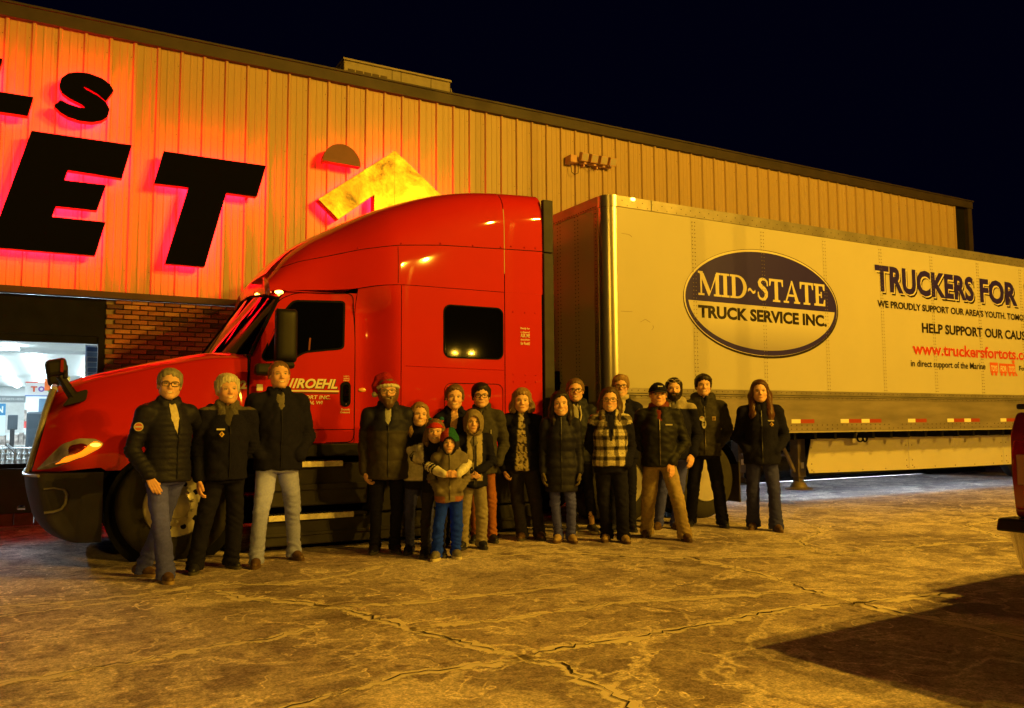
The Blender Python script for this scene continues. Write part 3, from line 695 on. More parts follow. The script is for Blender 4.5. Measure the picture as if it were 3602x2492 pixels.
# sleeper window, toolbox door outline, belt crease
def side_panel(poly, off, m, name, parent=None, thick=.012, fn=fold):
    n = len(poly); mb = MB(); mb.add([(x, fn(x, z) - off, z) for x, z in poly] + [(x, fn(x, z) + thick, z) for x, z in poly], [tuple(range(n))] + [(i, i + n, (i + 1) % n + n, (i + 1) % n) for i in range(n)])
    return tp(name, mb, m, parent)
wn = side_panel(rrect(3.735, 4.49, 1.985, 2.585, .085), .006, RUB, 'window_seal'); side_panel(rrect(3.75, 4.475, 2.0, 2.57, .075), .010, BGL, 'window')
tb = rrect(3.75, 4.48, 1.12, 1.705, .08); seamline(tb + tb[:1], .004)
seamline([(x, 1.885 - .012 * (x - 3.3)) for x in np.linspace(3.3, 4.5, 10)], .007, 'belt_crease', m=RED)
# cab front: door, pillars, windshield
DOORP = [(1.705, 1.98), (1.70, 1.9), (1.69, 1.67), (1.70, 1.3), (1.78, 1.065), (2.785, 1.065), (2.79, 1.8), (2.785, 2.35), (2.75, 2.665), (2.17, 2.64), (2.06, 2.61), (1.985, 2.555)]
def door_surface(sgn):
    xf = lambda z: interp(z, (1.065, 1.3, 1.67, 1.98, 2.55, 2.64), (1.74, 1.70, 1.69, 1.705, 1.975, 2.07))
    def f(u, v):
        z = lerp(1.065, 2.655, v); x = lerp(xf(z), 2.788, u); y = YC - fold(x, z); return (x, YC + sgn * y, z)
    return MB().grid(f, 16, 24)
for sgn in (-1, 1):
    tp('door', door_surface(sgn), RED, smooth=True, angle=60)
seamline(round_poly([(1.712, 1.98), (1.698, 1.67), (1.70, 1.3), (1.78, 1.07), (2.788, 1.07), (2.792, 1.8), (2.788, 2.35), (2.755, 2.655), (2.17, 2.635), (1.985, 2.55)], .08) + [(1.712, 1.98)], .005)
seamline([(x, 1.205) for x in np.linspace(1.72, 2.785, 10)], .004)
dw = round_poly([(2.02, 2.42), (2.13, 2.555), (2.685, 2.575), (2.672, 2.055), (2.25, 2.0), (2.14, 1.925), (1.85, 1.90), (1.81, 1.95)], .055)
side_panel(dw, .005, RUB, 'door_window_seal'); side_panel(inset(dw, .022), .014, BGL, 'door_window', thick=.0)
tp('window_post', MB().tube([(2.29, fold(2.29, 2.0) - .012, 2.03), (2.30, fold(2.3, 2.1) - .012, 2.16)], .011, 6), mat('post_red', (.22, .06, .03), .5))
# windshield (wraps round; two panes)
def wsf(s, t):
    k = abs(s) ** 2.4; xb = lerp(1.37, 1.70, k); xt = lerp(1.83, 1.975, k)
    return (lerp(xb, xt, t), YC + s * lerp(1.045, .985, t), lerp(lerp(2.0, 1.965, k), lerp(2.66, 2.56, k), t))
ws = MB(); ws.grid(lambda u, v: wsf(-1 + u, v), 16, 10); ws2 = MB(); ws2.grid(lambda u, v: wsf(.004 + u * .996, v), 16, 10)
tp('windshield', ws, BGL, smooth=True, angle=80); tp('windshield', ws2, BGL, smooth=True, angle=80)
tp('windshield_seal', MB().tube([wsf(-1, t) for t in np.linspace(0, 1, 8)], .02, 6), RUB); tp('windshield_seal', MB().tube([wsf(s, 1) for s in np.linspace(-1, 1, 24)], .016, 6), RUB)
tp('windshield_seal', MB().tube([wsf(0, t) for t in np.linspace(0, 1, 6)], .014, 6), RUB)
# roof header above the windshield with marker lamps
hdr = MB(); 
def hdf(u, v):
    s = -1 + 2 * u; a = Vector(wsf(s, 1)); b = Vector((2.06, YC + s * .99, 2.68 - .045 * abs(s) ** 3)); p = a.lerp(b, v); p.z += .02 * math.sin(v * math.pi); return p
hdr.grid(hdf, 30, 5); tp('roof_header', hdr, RED, smooth=True, angle=70)
tp('cab_roof', MB().grid(lambda u, v: (2.05 + u * .8, YC - 1.0 + 2.0 * v, 2.64 + .03 * math.sin(v * math.pi)), 4, 8), RED)
for s in (-.93, -.25, 0, .25, .93):
    p = hdf((s + 1) / 2, .45); ml = MB().sphere((p.x, p.y, p.z + .01), (.045, .032, .022), 12, 8); tp('marker_lamp', ml, AMB, smooth=True)
# ---- hood
XR = 1.675
zs_ = cr((-.15, 0.05, .25, .56, .97, 1.3, 1.675), (1.50, 1.60, 1.68, 1.765, 1.865, 1.93, 1.95))
ys_ = cr((-.15, .1, .5, 1.0, 1.675), (.62, .66, .74, .84, .955))
def arch_z(x):
    d = x - 1.03; R = .615
    return max(.855, .47 + math.sqrt(max(0, R * R - d * d))) if abs(d) < R else .855 + .03 * sstep(0, .4, x)
def hood_f(u, v, sgn):
    # v: 0 bottom edge .. 1 centre line
    vv = v
    if vv < .62:
        q = vv / .62; zb0 = .855; fz = lambda x: lerp(arch_z(x), zs_(x) - .035, q)
    xf = interp(vv, (0, .2, .62, .72, 1), (-.16, -.115, -.02, .02, .03))
    x = lerp(xf, XR, u ** 1.15)
    if vv < .62:
        z = fz(x); qz = (z - .855) / (zs_(x) - .035 - .855); qz = max(0, min(1, qz))
        y = lerp(1.165, ys_(x) + .10, qz ** 2.3) + .03 * math.sin(min(1, qz * 1.6) * math.pi) 
        y = lerp(y, side_hw(1.7) + .03 + .02 * (1 - qz), sstep(1.25, 1.68, x))
    else:
        q = (vv - .62) / .38; w0 = ys_(x) + .10; w0 = lerp(w0, side_hw(1.7) + .03, sstep(1.25, 1.68, x)); a = q * math.pi / 2
        y = w0 * math.cos(a) ** .55 if q < 1 else 0; z = zs_(x) - .035 + (.035 + .07 * sstep(0, .6, q)) * math.sin(a) ** .8
    # plan rounding at the nose
    fr_ = sstep(.30, -.17, x) ; y *= 1 - .24 * fr_ ** 1.7 * (1 if vv < .62 else .6)
    return (x, YC + sgn * y, z)
for sgn in (-1, 1):
    hm_ = MB().grid(lambda u, v: hood_f(u, v, sgn), 46, 44); o = tp('hood', hm_, RED, smooth='weld', angle=60)
hn = lambda u, v: hood_f(u, v, -1)
HT = np.array([hn(i / 150, j / 150) for i in range(70) for j in range(95)])
def hood_at(x, z):                                  # near-side hood surface y, inverse-distance from a dense table
    q = (HT[:, 0] - x) ** 2 + (HT[:, 2] - z) ** 2; k = np.argpartition(q, 5)[:5]; w_ = 1 / (q[k] + 1e-7); return float((HT[k, 1] * w_).sum() / w_.sum())
# wheel arch liner, cowl gap
tp('wheel_arch_liner', MB().lathe([(.60, 8.50), (.60, 9.05)], (1.03, 0, .47), 'y', 32), RUB); tp('wheel_arch_liner', MB().lathe([(.60, 9.95), (.60, 10.5)], (1.03, 0, .47), 'y', 32), RUB)
tp('engine_bay', MB().box(.15, 1.64, YC - .72, YC + .72, .62, 1.5), RUB); tp('cowl', MB().box(1.42, 1.72, YC - .95, YC + .95, 1.55, 1.95), RUB)
tp('cowl_gap', MB().box(1.678, 1.695, YC - 1.03, YC + 1.03, .95, 1.96), RUB)
# headlamp
hl = round_poly([(-.13, .868), (-.02, .880), (.10, .925), (.24, .98), (.37, 1.055), (.405, 1.10), (.33, 1.145), (.20, 1.15), (.07, 1.10), (-.02, 1.0), (-.09, .91)], .025)
hfn = lambda x, z: hood_at(x, z)
def lens_mesh(poly, off, name, m):
    n = len(poly); c = (sum(p[0] for p in poly) / n, sum(p[1] for p in poly) / n); mb = MB(); rings = (1, .8, .5, .2)
    vs = []
    for k, s in enumerate(rings):
        for x, z in poly:
            X, Z = c[0] + (x - c[0]) * s, c[1] + (z - c[1]) * s; vs.append((X, hfn(X, Z) - off * (1 - s * s) - .003, Z))
    fs = [(k * n + i, k * n + (i + 1) % n, (k + 1) * n + (i + 1) % n, (k + 1) * n + i) for k in range(3) for i in range(n)] + [tuple(3 * n + i for i in range(n))]
    mb.add(vs, fs); return tp(name, mb, m, smooth=True, angle=80)
lens_mesh(hl, .035, 'headlamp', mat('headlamp_lens', (.55, .50, .45), .10, .25, coat=1.0, var=.5, vscale=9))
lens_mesh(round_poly([(.07, .985), (.20, .985), (.28, 1.03), (.30, 1.10), (.22, 1.118), (.13, 1.10), (.08, 1.06)], .03), .052, 'lamp_reflector', mat('lamp_reflector', (.30, .02, .015), .15, .5, coat=1))
lens_mesh(round_poly([(-.03, .895), (.10, .930), (.24, .985), (.37, 1.06), (.398, 1.10), (.33, 1.135), (.25, 1.065), (.15, 1.005), (.01, .965)], .02), .05, 'turn_signal', mat('turn_amber', (.95, .30, .02), .15, 0, coat=1, emit=(1, .20, .005), estr=1.6))
tp('running_lamp', MB().sphere((.33, hfn(.33, 1.09) - .03, 1.09), (.045, .012, .018), 10, 6), emitter('amber_lamp_low', (1, .45, .05), 3.0), smooth=True)
# grille with chrome surround
def gx(z): return interp(z, (.83, 1.0, 1.4, 1.6), (-.185, -.145, -.06, -.005))
gm = MB(); edge = [(gx(z), z) for z in np.linspace(.84, 1.60, 12)]
for s in (-1, 1): gm.tube([(x - .012, YC + s * (.80 - .05 * (z - .84)), z) for x, z in edge], .028, 8)
gm.tube([(gx(1.6) - .005, YC + s_ * .76, 1.60 + .05 * (1 - s_ * s_)) for s_ in np.linspace(-1, 1, 14)], .03, 8)
tp('grille_surround', gm, mat('satin_chrome', (.80, .80, .80), .22, .75), smooth=True)
tp('grille_back', MB().grid(lambda u, v: (gx(.84 + .76 * v) + .02, YC - .76 + 1.52 * u, .84 + .76 * v), 4, 8), RUB)
for k in range(9):
    z = .90 + k * .078; tp('grille_bar', MB().box(gx(z) - .02, gx(z) + .012, YC - .75, YC + .75, z, z + .028), CHR)
# bumper: horizontal sections
bx_f = cr((.22, .26, .32, .42, .55, .70, .80, .85), (.10, .0, -.07, -.14, -.18, -.215, -.225, -.225))
def bump_f(u, v):
    z = lerp(.225, .845, v); s = -1 + 2 * u; xf = bx_f(z); a = abs(s)
    if a > .80: x = lerp(xf + .13, .405, (a - .8) / .2); y = 1.20 - .05 * (1 - (a - .8) / .2) ** 2
    else:
        q = a / .8; y = 1.15 * q; x = xf + .13 * q ** 6
    zz = z + (.025 * sstep(.2, -.2, x)) * (1 - v)
    return (x, YC + math.copysign(y, s), zz)
tp('bumper', MB().grid(bump_f, 80, 16), GREY, smooth=True, angle=50)
tp('bumper_top', MB().grid(lambda u, v: (lerp(bump_f(u, 1)[0], .40, v), lerp(bump_f(u, 1)[1], YC + (bump_f(u, 1)[1] - YC) * .8, v), .846), 60, 1), BLKP)
tp('bumper_strip', MB().tube([Vector(bump_f(u, .97)) + Vector((-.008, -.008 if u < .5 else .008, 0)) for u in np.linspace(.10, .90, 50)], .014, 6), mat('satin_grey', (.45, .44, .43), .3, .7), smooth=True)
tp('bumper_recess', MB().tube([(x, YC - 1.212, z) for x, z in ((.10, .70), (.12, .66), (.11, .58), (.08, .535), (.02, .515), (-.05, .51))], .012, 6), mat('edge_grey', (.16, .15, .14), .45), smooth=True)
tp('bumper_recess', MB().tube([(x, YC - 1.205, z) for x, z in ((-.06, .715), (.02, .72), (.10, .70))], .008, 6), mat('edge_grey'), smooth=True)
tp('tow_hook', MB().tube([(-.21, YC - .5, .5), (-.26, YC - .5, .5), (-.26, YC - .42, .5), (-.21, YC - .42, .5)], .018, 8), CHR, smooth=True)
# hood mirror
hmr = tp('hood_mirror', MB().obox((0.0, YC - 1.02, 1.79), (.085, .0, .02), (0, .055, 0), (-.012, 0, .075)), BLKP, bevel=.035)
tp('mirror_arm', MB().tube([(.17, YC - .93, 1.50), (.10, YC - .98, 1.60), (.03, YC - 1.01, 1.72)], [.05, .042, .035], 8), BLKP, smooth=True)
tp('mirror_foot', MB().prism(round_poly([(.055, 1.435), (.25, 1.49), (.265, 1.60), (.18, 1.575), (.12, 1.53)], .03), YC - .99, YC - .82), BLKP, bevel=.008)
tp('mirror_back', MB().obox((.075, YC - 1.0, 1.75), (.02, 0, .005), (0, .05, 0), (-.004, 0, .06)), BLKP, bevel=.012); tp('mirror_face', MB().obox((.045, YC - 1.075, 1.80), (.012, .004, 0), (0, .01, 0), (0, 0, .055)), mat('mirror_red', (.5, .05, .05), .1, .6))
hmf = tp('hood_mirror', MB().obox((0.0, YC + 1.02, 1.79), (.085, .0, .02), (0, .055, 0), (-.012, 0, .075)), BLKP, bevel=.035); tp('mirror_arm', MB().tube([(.17, YC + .93, 1.50), (.10, YC + .98, 1.60), (.03, YC + 1.01, 1.72)], [.05, .042, .035], 8), BLKP, smooth=True)
# door mirrors
for s in (-1, 1):
    y = YC + s * 1.33
    def mf(u, v):
        a = 2 * math.pi * u; z = lerp(1.875, 2.405, v); k = (1 - abs(2 * v - 1) ** 10) ** .35
        c, q = math.cos(a), math.sin(a); e = .62
        return (1.975 + (.108 * math.copysign(abs(c) ** e, c)) * (.86 + .14 * k), y + s * .02 + .075 * math.copysign(abs(q) ** e, q) * k, z)
    tp('door_mirror', MB().grid(mf, 40, 24), BLKP, smooth=True, angle=70)
    tp('mirror_arm', MB().tube([(1.84, YC + s * 1.05, 1.80), (1.90, y - s * .04, 1.84), (1.97, y, 1.88)], [.05, .05, .06], 8), BLKP, smooth=True)
    tp('convex_mirror', MB().obox((1.775, y - s * .03, 1.80), (.09, 0, 0), (0, .06, 0), (0, 0, .06)), BLKP, bevel=.035)
    tp('mirror_cap', MB().obox((1.98, y, 1.845), (.085, 0, 0), (0, .06, 0), (0, 0, .035)), BLKP, bevel=.03)
# door handle
side_panel(rrect(2.635, 2.745, 1.445, 1.71, .05), .012, RUB, 'door_handle_bezel'); side_panel(rrect(2.662, 2.722, 1.49, 1.68, .028), .018, BGL, 'door_handle')
tp('key_lock', MB().sphere((2.69, fold(2.69, 1.475) - .018, 1.475), .011, 8, 6), CHR, smooth=True); seamline([(2.69, 1.52), (2.69, 1.66)], .006, 'handle_grip', m=mat('edge_grey'))
tp('side_marker', MB().sphere((2.88, fold(2.88, 1.625) - .004, 1.625), (.05, .01, .022), 10, 6), mat('marker_off', (.85, .42, .12), .2), smooth=True)
# lettering on the door
GOLD = mat('decal_cream', (.78, .72, .55), .5); yd = fold(2.4, 1.65) - .008
def dec(s, box, m=GOLD, yy=None, **k):
    o = text(s, box, (yd if yy is None else yy), m, tr_, **k); o.location = TL; return o
dec('ROEHL', (2.165, 2.60, 1.632, 1.735), m=mat('decal_shadow', (.02, .012, .01), .5), yy=yd + .003, bold=.035, shear=.3, shift=(.009, -.007)); dec('ROEHL', (2.165, 2.60, 1.632, 1.735), bold=.035, shear=.3)
for i, x in enumerate((2.04, 2.085, 2.125)):
    tp('stripe', MB().flat([(x, 1.632), (x + .022, 1.632), (x + .062, 1.735), (x + .04, 1.735)], yd), GOLD)
tp('stripe', MB().flat([(1.97, 1.598), (2.615, 1.598), (2.62, 1.615), (1.97, 1.615)], yd), GOLD); tp('stripe', MB().flat([(1.97, 1.582), (2.61, 1.582), (2.613, 1.59), (1.97, 1.59)], yd), mat('decal_shadow'))
dec('TRANSPORT INC.', (2.03, 2.525, 1.522, 1.562), bold=.02, shear=.2); dec('Marshfield, WI', (2.12, 2.445, 1.463, 1.505), bold=.02, shear=.2)
dec('Electronic', (2.645, 2.735, 1.405, 1.428), bold=.01); dec('Onboard', (2.635, 2.735, 1.375, 1.397), bold=.01)
for i, s in enumerate(('SAFETY', 'ALWAYS', 'FIRST')): dec(s, (2.665, 2.73, 1.758 - i * .022, 1.773 - i * .022), bold=.01)
ys2 = fold(4.77, 2.3) - .008
for i, (s, h) in enumerate((('Ready for', .030), ('a change?', .030), ('ASK ME', .045), ('about driving', .030), ('for Roehl!', .036))): dec(s, (4.715, 4.84, 2.345 - i * .044, 2.345 - i * .044 + h), yy=ys2, bold=.02)
dec('2', (1.60, 1.66, 1.615, 1.70), m=mat('decal_grey', (.55, .45, .38), .5), yy=YC - 1.085, bold=.05)
tp('unit_plate', MB().box(1.76, 1.82, YC - 1.078, YC - 1.05, 1.60, 1.665), DECW)
# steps and side skirt fairings
for s in (-1, 1):
    yo = YC + s * 1.16
    sk = MB(); n_ = (YC + s * 1.13)
    sk.box(1.66, 4.98, min(n_, n_ - s * .3), max(n_, n_ - s * .3), .93, 1.06); tp('skirt_upper', sk, BLKP, bevel=.01)
    sk = MB(); sk.box(1.86, 2.9, min(yo, yo - s * .25), max(yo, yo - s * .25), .44, .86); sk.box(1.80, 4.98, min(yo + s * .02, yo - s * .25), max(yo + s * .02, yo - s * .25), .06, .33); sk.box(2.92, 4.98, min(yo + s * .03, yo - s * .25), max(yo + s * .03, yo - s * .25), .35, .92); tp('skirt_panel', sk, GREY, bevel=.015)
    tp('skirt_rib', MB().box(1.80, 4.98, yo + s * .02, yo + s * .045, .155, .185), GREY, bevel=.006); tp('skirt_rib', MB().box(1.88, 2.88, yo, yo + s * .03, .60, .66), GREY, bevel=.006)
    for x0, x1, z, nm in ((2.0, 2.60, .89, 'step'), (1.86, 2.72, .37, 'step')):
        st = MB(); ya, yb = sorted((yo - s * .06, yo + s * .10)); st.box(x0, x1, ya, yb, z - .055, z); o = tp(nm, st, DIA, bevel=.004)
        tr2 = MB()
        for k in range(int((x1 - x0) / .045)): tr2.box(x0 + .01 + k * .045, x0 + .035 + k * .045, ya + .02, yb - .02, z, z + .012)
        tp('tread_grip', tr2, BLKP, kind='stuff')
    tp('step_end', MB().box(2.72, 2.86, min(yo - s * .06, yo + s * .10), max(yo - s * .06, yo + s * .10), .335, .365), GREY)
# frame, fifth wheel
for s in (-1, 1): tp('frame_rail', MB().box(.4, 8.3, YC + s * .43 - .04, YC + s * .43 + .04, .72, .98), RUB)
tp('fifth_wheel', MB().lathe([(.48, 0), (.48, .08), (.2, .1)], (6.9, YC, 1.0), 'z', 24), RUB); tp('axle', MB().tube([(1.03, YC - 1.0, .5), (1.03, YC + 1.0, .5)], .06, 8), RUB)
for x in (6.2, 7.53): tp('axle', MB().tube([(x, YC - 1.0, .5), (x, YC + 1.0, .5)], .09, 8), RUB)
tp('quarter_fender', MB().grid(lambda u, v: (7.53 + .62 * math.sin(u * 1.35), YC - 1.17 + v * .62, .5 + .62 * math.cos(u * 1.35)), 10, 3), RUB, smooth=True); tp('mud_flap', MB().box(8.12, 8.14, YC - 1.2, YC - .55, .18, .72), mat('flap_brown', (.05, .038, .03), .8)); tp('mud_flap', MB().box(8.12, 8.14, YC + .55, YC + 1.2, .18, .72), mat('flap_brown'))
# wheels
def wheel(x, yface, s, steer):
    r = empty('wheel', (x - 1.0, yface - YC, .51), parent=tr_)
    R, W = (.515, .28); t = MB(); y0, y1 = (0, W) if s < 0 else (-W, 0)
    pr = [(.29, y0 + .01), (.31, y0 - .0), (.42, y0 - .012 * s * -1 if False else y0), (.485, y0 + .02), (.505, y0 + .05), (R, y0 + .07), (R, y0 + .13), (R - .012, y0 + .135), (R - .012, y0 + .145), (R, y0 + .15), (R, y1 - .07), (.505, y1 - .05), (.485, y1 - .02), (.42, y1), (.29, y1 - .01)]
    t.lathe(pr, (0, 0, 0), 'y', 48); t.build('tyre', mat('tyre_rubber', (.022, .019, .017), .8, var=.3, vscale=8), r, True, angle=40)
    d = -1 if s < 0 else 1; f = 0
    if steer: prr = [(.292, 0), (.285, -.012), (.275, .012), (.245, .035), (.235, .02), (.16, -.02), (.12, -.03), (.11, -.06), (.07, -.075), (0.0001, -.08)]
    else: prr = [(.292, 0), (.285, -.012), (.275, .02), (.27, .12), (.20, .16), (.14, .14), (.12, .05), (.08, .03), (.0001, .025)]
    MB().lathe([(a, b * (-d)) for a, b in prr], (0, 0, 0), 'y', 48).build('rim', ALU, r, True, angle=50)
    hh = MB()
    for k in range(10):
        a = 2 * math.pi * k / 10; rr_ = .205 if steer else .235; yy = (.001 if steer else .142) * -d
        hh.lathe([(.026, yy + d * .006), (.026, yy - d * .03)], (rr_ * math.cos(a), 0, rr_ * math.sin(a)), 'y', 12)
    hh.build('hand_holes', RUB, r)
    nn = MB()
    for k in range(10):
        a = 2 * math.pi * (k + .5) / 10; yy = (-.02 if steer else .145) * -d; nn.lathe([(.016, yy), (.016, yy + d * .035), (.008, yy + d * .04)], (.145 * math.cos(a), 0, .145 * math.sin(a)), 'y', 6)
    nn.build('lug_nuts', ALU, r)
for s in (-1, 1): wheel(1.03, YC + s * 1.17, s, True)
for x in (6.2, 7.53):
    for s in (-1, 1): wheel(x, YC + s * 1.20, s, False); wheel(x, YC + s * .86, s, False)
# air lines and catwalk behind the sleeper
hose = [(5.18, YC - .05, 1.9), (5.35, YC - .1, 1.45), (5.55, YC - .15, 1.3), (5.75, YC - .2, 1.5), (5.88, YC - .25, 1.8)]
for k in range(3): tp('air_line', MB().tube([(x, y + .12 * k, z - .03 * k) for x, y, z in hose], .012, 6), RUB, smooth=True)
tp('deck_plate', MB().box(5.05, 6.1, YC - .5, YC + .5, .985, 1.0), DIA); tp('fuel_tank', MB().lathe([(.3, 3.2), (.3, 4.9)], (0, YC - .78, .62), 'x', 24), ALU, smooth=True)
# ------------------------------------------------------------------ white box trailer
XT, YT, ZT = 5.909, 8.207, 4.11
tl = empty('box_trailer', (14, 9.5, 0), label='long white box trailer with printed logos, coupled behind the red cab', cat='trailer')
TO = (-14, -9.5, 0)
def lp(name, mb, m, parent=None, **kw):
    o = mb.build(name, m, parent or tl, **kw)
    if parent is None: o.location = TO
    return o
PAN = mat('trailer_white', (.53, .50, .41), .24, 0, var=.035, vscale=.8, spec=.5, bump=.03, bscale=1.2)
RAIL = mat('trailer_rail', (.31, .28, .24), .42, .55, var=.22, vscale=3, bump=.08, bscale=30)
SCUFF = mat('trailer_scuff', (.25, .215, .185), .55, .3, var=.22, vscale=4, stretch=(.4, 1, 2), bump=.1, bscale=12)
POST = mat('corner_post', (.58, .54, .46), .28, .9, var=.15, vscale=5, stretch=(1, 1, .2))
YE = YT + 2.59; XE = 22.06; W_ = 1.257
# side panels
pm = MB().box(.002, W_ - .002, 0, .008, 1.689, 3.965).mesh('side_panel', PAN)
x = 6.071; k = 0
while x + W_ < XE - .05:
    inst('side_panel', pm, tl, (x - 14, YT - 9.5, 0)); inst('side_panel', pm, tl, (x - 14, YE - .008 - 9.5, 0)); x += W_; k += 1
npan = k
lp('box_core', MB().box(XT + .17, XE - .02, YT + .012, YE - .012, 1.12, ZT - .012), mat('trailer_inner', (.3, .29, .27), .6))
lp('rear_door', MB().box(XE - .019, XE + .03, YT + .02, YE - .02, 1.13, ZT - .03), PAN)
# riveted posts between panels
rv = MB()
for c in (-.022, .022):
    for j in range(44):
        z = 1.72 + j * .0508; rv.lathe([(.0075, 0), (.0055, -.006), (.0001, -.0075)], (c, 0, z), 'y', 6)
rm = rv.mesh('rivet_column', mat('rivet', (.22, .19, .15), .5, .3))
sp_ = MB().box(-.034, .034, -.0015, .002, 1.69, 3.963).mesh('lap_strip', PAN)
for i in range(1, npan):
    xx = 6.071 + i * W_; inst('lap_strip', sp_, tl, (xx - 14, YT - 9.5, 0)); inst('rivet_column', rm, tl, (xx - 14, YT - .0065 - 9.5, 0), kind='stuff')
# top rail and rounded front corners
def corner(r, z0, z1, yo, m, name, s):
    mb = MB(); n = 14; pts = []
    for k in range(n + 1):
        a = math.radians(180 + 90 * k / n); pts.append((XT + .165 + r * math.cos(a), (YT + .165 + r * math.sin(a)) if s < 0 else (YE - .165 - r * math.sin(a))))
    mb.add([(x, y, z) for z in (z0, z1) for x, y in pts], [(i, i + 1, n + 2 + i, n + 1 + i) for i in range(n)]); return lp(name, mb, m, smooth=True)
for s in (-1, 1):
    corner(.163, 1.10, 3.962, 0, POST, 'corner_post', s); corner(.172, 3.964, ZT, 0, POST, 'rail_corner', s)
    y = YT if s < 0 else YE
    lp('top_rail', MB().box(XT + .166, XE, min(y - .008 * -s * -1, y), max(y - .008 * -s * -1, y + .03), 3.966, ZT) if False else MB().box(XT + .166, XE, y - .010, y + .010, 3.966, ZT), RAIL, bevel=.003)
    lp('bottom_rail', MB().box(XT + .166, XE, y - .010, y + .010, 1.625, 1.687), RAIL, bevel=.003)
    lp('rail_ledge', MB().box(XT + .166, XE, y - .024, y + .010, 1.598, 1.612), RAIL, bevel=.003); lp('rail_ledge', MB().box(XT + .166, XE, y - .019, y + .010, 1.568, 1.578), RAIL)
    lp('scuff_band', MB().box(XT + .15, XE, y - .008, y + .010, 1.118, 1.5975), SCUFF); lp('rail_lip', MB().box(XT + .10, XE, y - .022 if s < 0 else y - .01, y + .01 if s < 0 else y + .022, 1.099, 1.117), mat('rail_lip', (.55, .5, .42), .4, .5))
lp('roof_cap', MB().box(XT + .165, XE, YT + .011, YE - .011, ZT - .011, ZT + .004), RAIL)
rr_ = MB()
for z, st, j in ((4.05, .16, 0), (3.99, .16, .08), (1.66, .10, 0), (1.585, .10, .05)):
    x = 6.16 + j
    while x < 15.5: rr_.lathe([(.007, 0), (.005, -.006), (.0001, -.007)], (x, YT - .0105, z), 'y', 6); x += st
for z in (1.205, 1.150):
    x = 8.3
    while x < 15.2:
        if random.random() < .85: rr_.lathe([(.010, 0), (.008, -.006), (.0001, -.008)], (x, YT - .0085, z), 'y', 6)
        x += .105
lp('rail_rivets', rr_, mat('rivet_dark', (.10, .08, .065), .6), kind='stuff')
lp('rail_joint', MB().box(6.62, 6.626, YT - .0125, YT - .009, 3.968, 4.108), RUB); lp('rail_plate', MB().box(6.63, 6.72, YT - .0135, YT - .0105, 3.975, 4.10), RAIL)
# nose
lp('nose_panel', MB().box(XT, XT + .012, YT + .165, YE - .165, 1.12, 3.962), PAN); lp('nose_rail', MB().box(XT - .008, XT + .012, YT + .165, YE - .165, 3.964, ZT), RAIL); lp('nose_plate', MB().box(XT - .006, XT + .01, YT + .166, YT + .26, 1.5, 3.96), RAIL)
lp('nose_base', MB().box(XT - .006, XT + .01, YT + .165, YE - .165, 1.10, 1.52), RAIL)
nr = MB()
for y0 in (.21, .62, .69, 1.05, 1.12, 1.5, 1.57):
    for j in range(48): nr.lathe([(.009, 0), (.007, -.006), (.0001, -.008)], (XT - (.0065 if y0 < .3 else .0005), YT + y0, 1.58 + j * .0505), 'x', 6)
for j in range(40): nr.lathe([(.009, 0), (.007, -.006), (.0001, -.008)], (XT - .009, YT + .2 + j * .055, 3.985), 'x', 6)
lp('nose_rivets', nr, mat('rivet_dark'), kind='stuff')
lp('document_box', MB().box(XT - .07, XT, YT + .42, YT + .66, 1.42, 1.72), RUB, bevel=.01); lp('gladhand_panel', MB().box(XT - .05, XT, YE - 1.5, YE - 1.0, 1.7, 1.95), RUB, bevel=.01)
lp('marker_lamp', MB().sphere((6.33, YT - .012, 4.085), (.04, .018, .022), 10, 8), AMB, smooth=True); lp('marker_lamp', MB().sphere((13.92, YT + .3, 1.045), (.045, .02, .03), 10, 8), AMB, smooth=True)
lp('lamp_bracket', MB().box(13.80, 14.02, YT + .31, YT + .34, .985, 1.09), RAIL)
lp('skirt_bracket', MB().box(10.70, 11.0, YT + .312, YT + .33, .92, 1.08), mat('bracket_cream', (.62, .58, .50), .4), bevel=.01); lp('bracket_ring', MB().tube([(10.86 + .07 * math.cos(a), YT + .30, 1.0 + .06 * math.sin(a)) for a in np.linspace(0, 6.28, 13)[:-1]], .012, 6, True), RUB); lp('bracket_ring', MB().tube([(10.97 + .05 * math.cos(a), YT + .30, 1.0 + .06 * math.sin(a)) for a in np.linspace(0, 6.28, 13)[:-1]], .014, 6, True), RUB)
# reflective tape
TW = mat('tape_white', (.85, .80, .62), .35); TR = mat('tape_red', (.34, .045, .02), .45)
pat = [(8.04, 8.22, 8.50), (9.04, 9.22, 9.50), (10.05, 10.23, 10.51), (10.51, 10.69, 10.96), (11.59, 11.77, 12.05), (12.58, 12.75, 13.03), (13.03, 13.21, 13.45), (14.04, 14.21, 14.5), (14.9, 15.08, 15.36), (16, 16.18, 16.46)]
for a, b, c in pat:
    lp('tape_white', MB().flat([(a, 1.232), (b, 1.232), (b, 1.288), (a, 1.288)], YT - .0105), TW); lp('tape_red', MB().flat([(b + .004, 1.232), (c, 1.232), (c, 1.288), (b + .004, 1.288)], YT - .0105), TR)
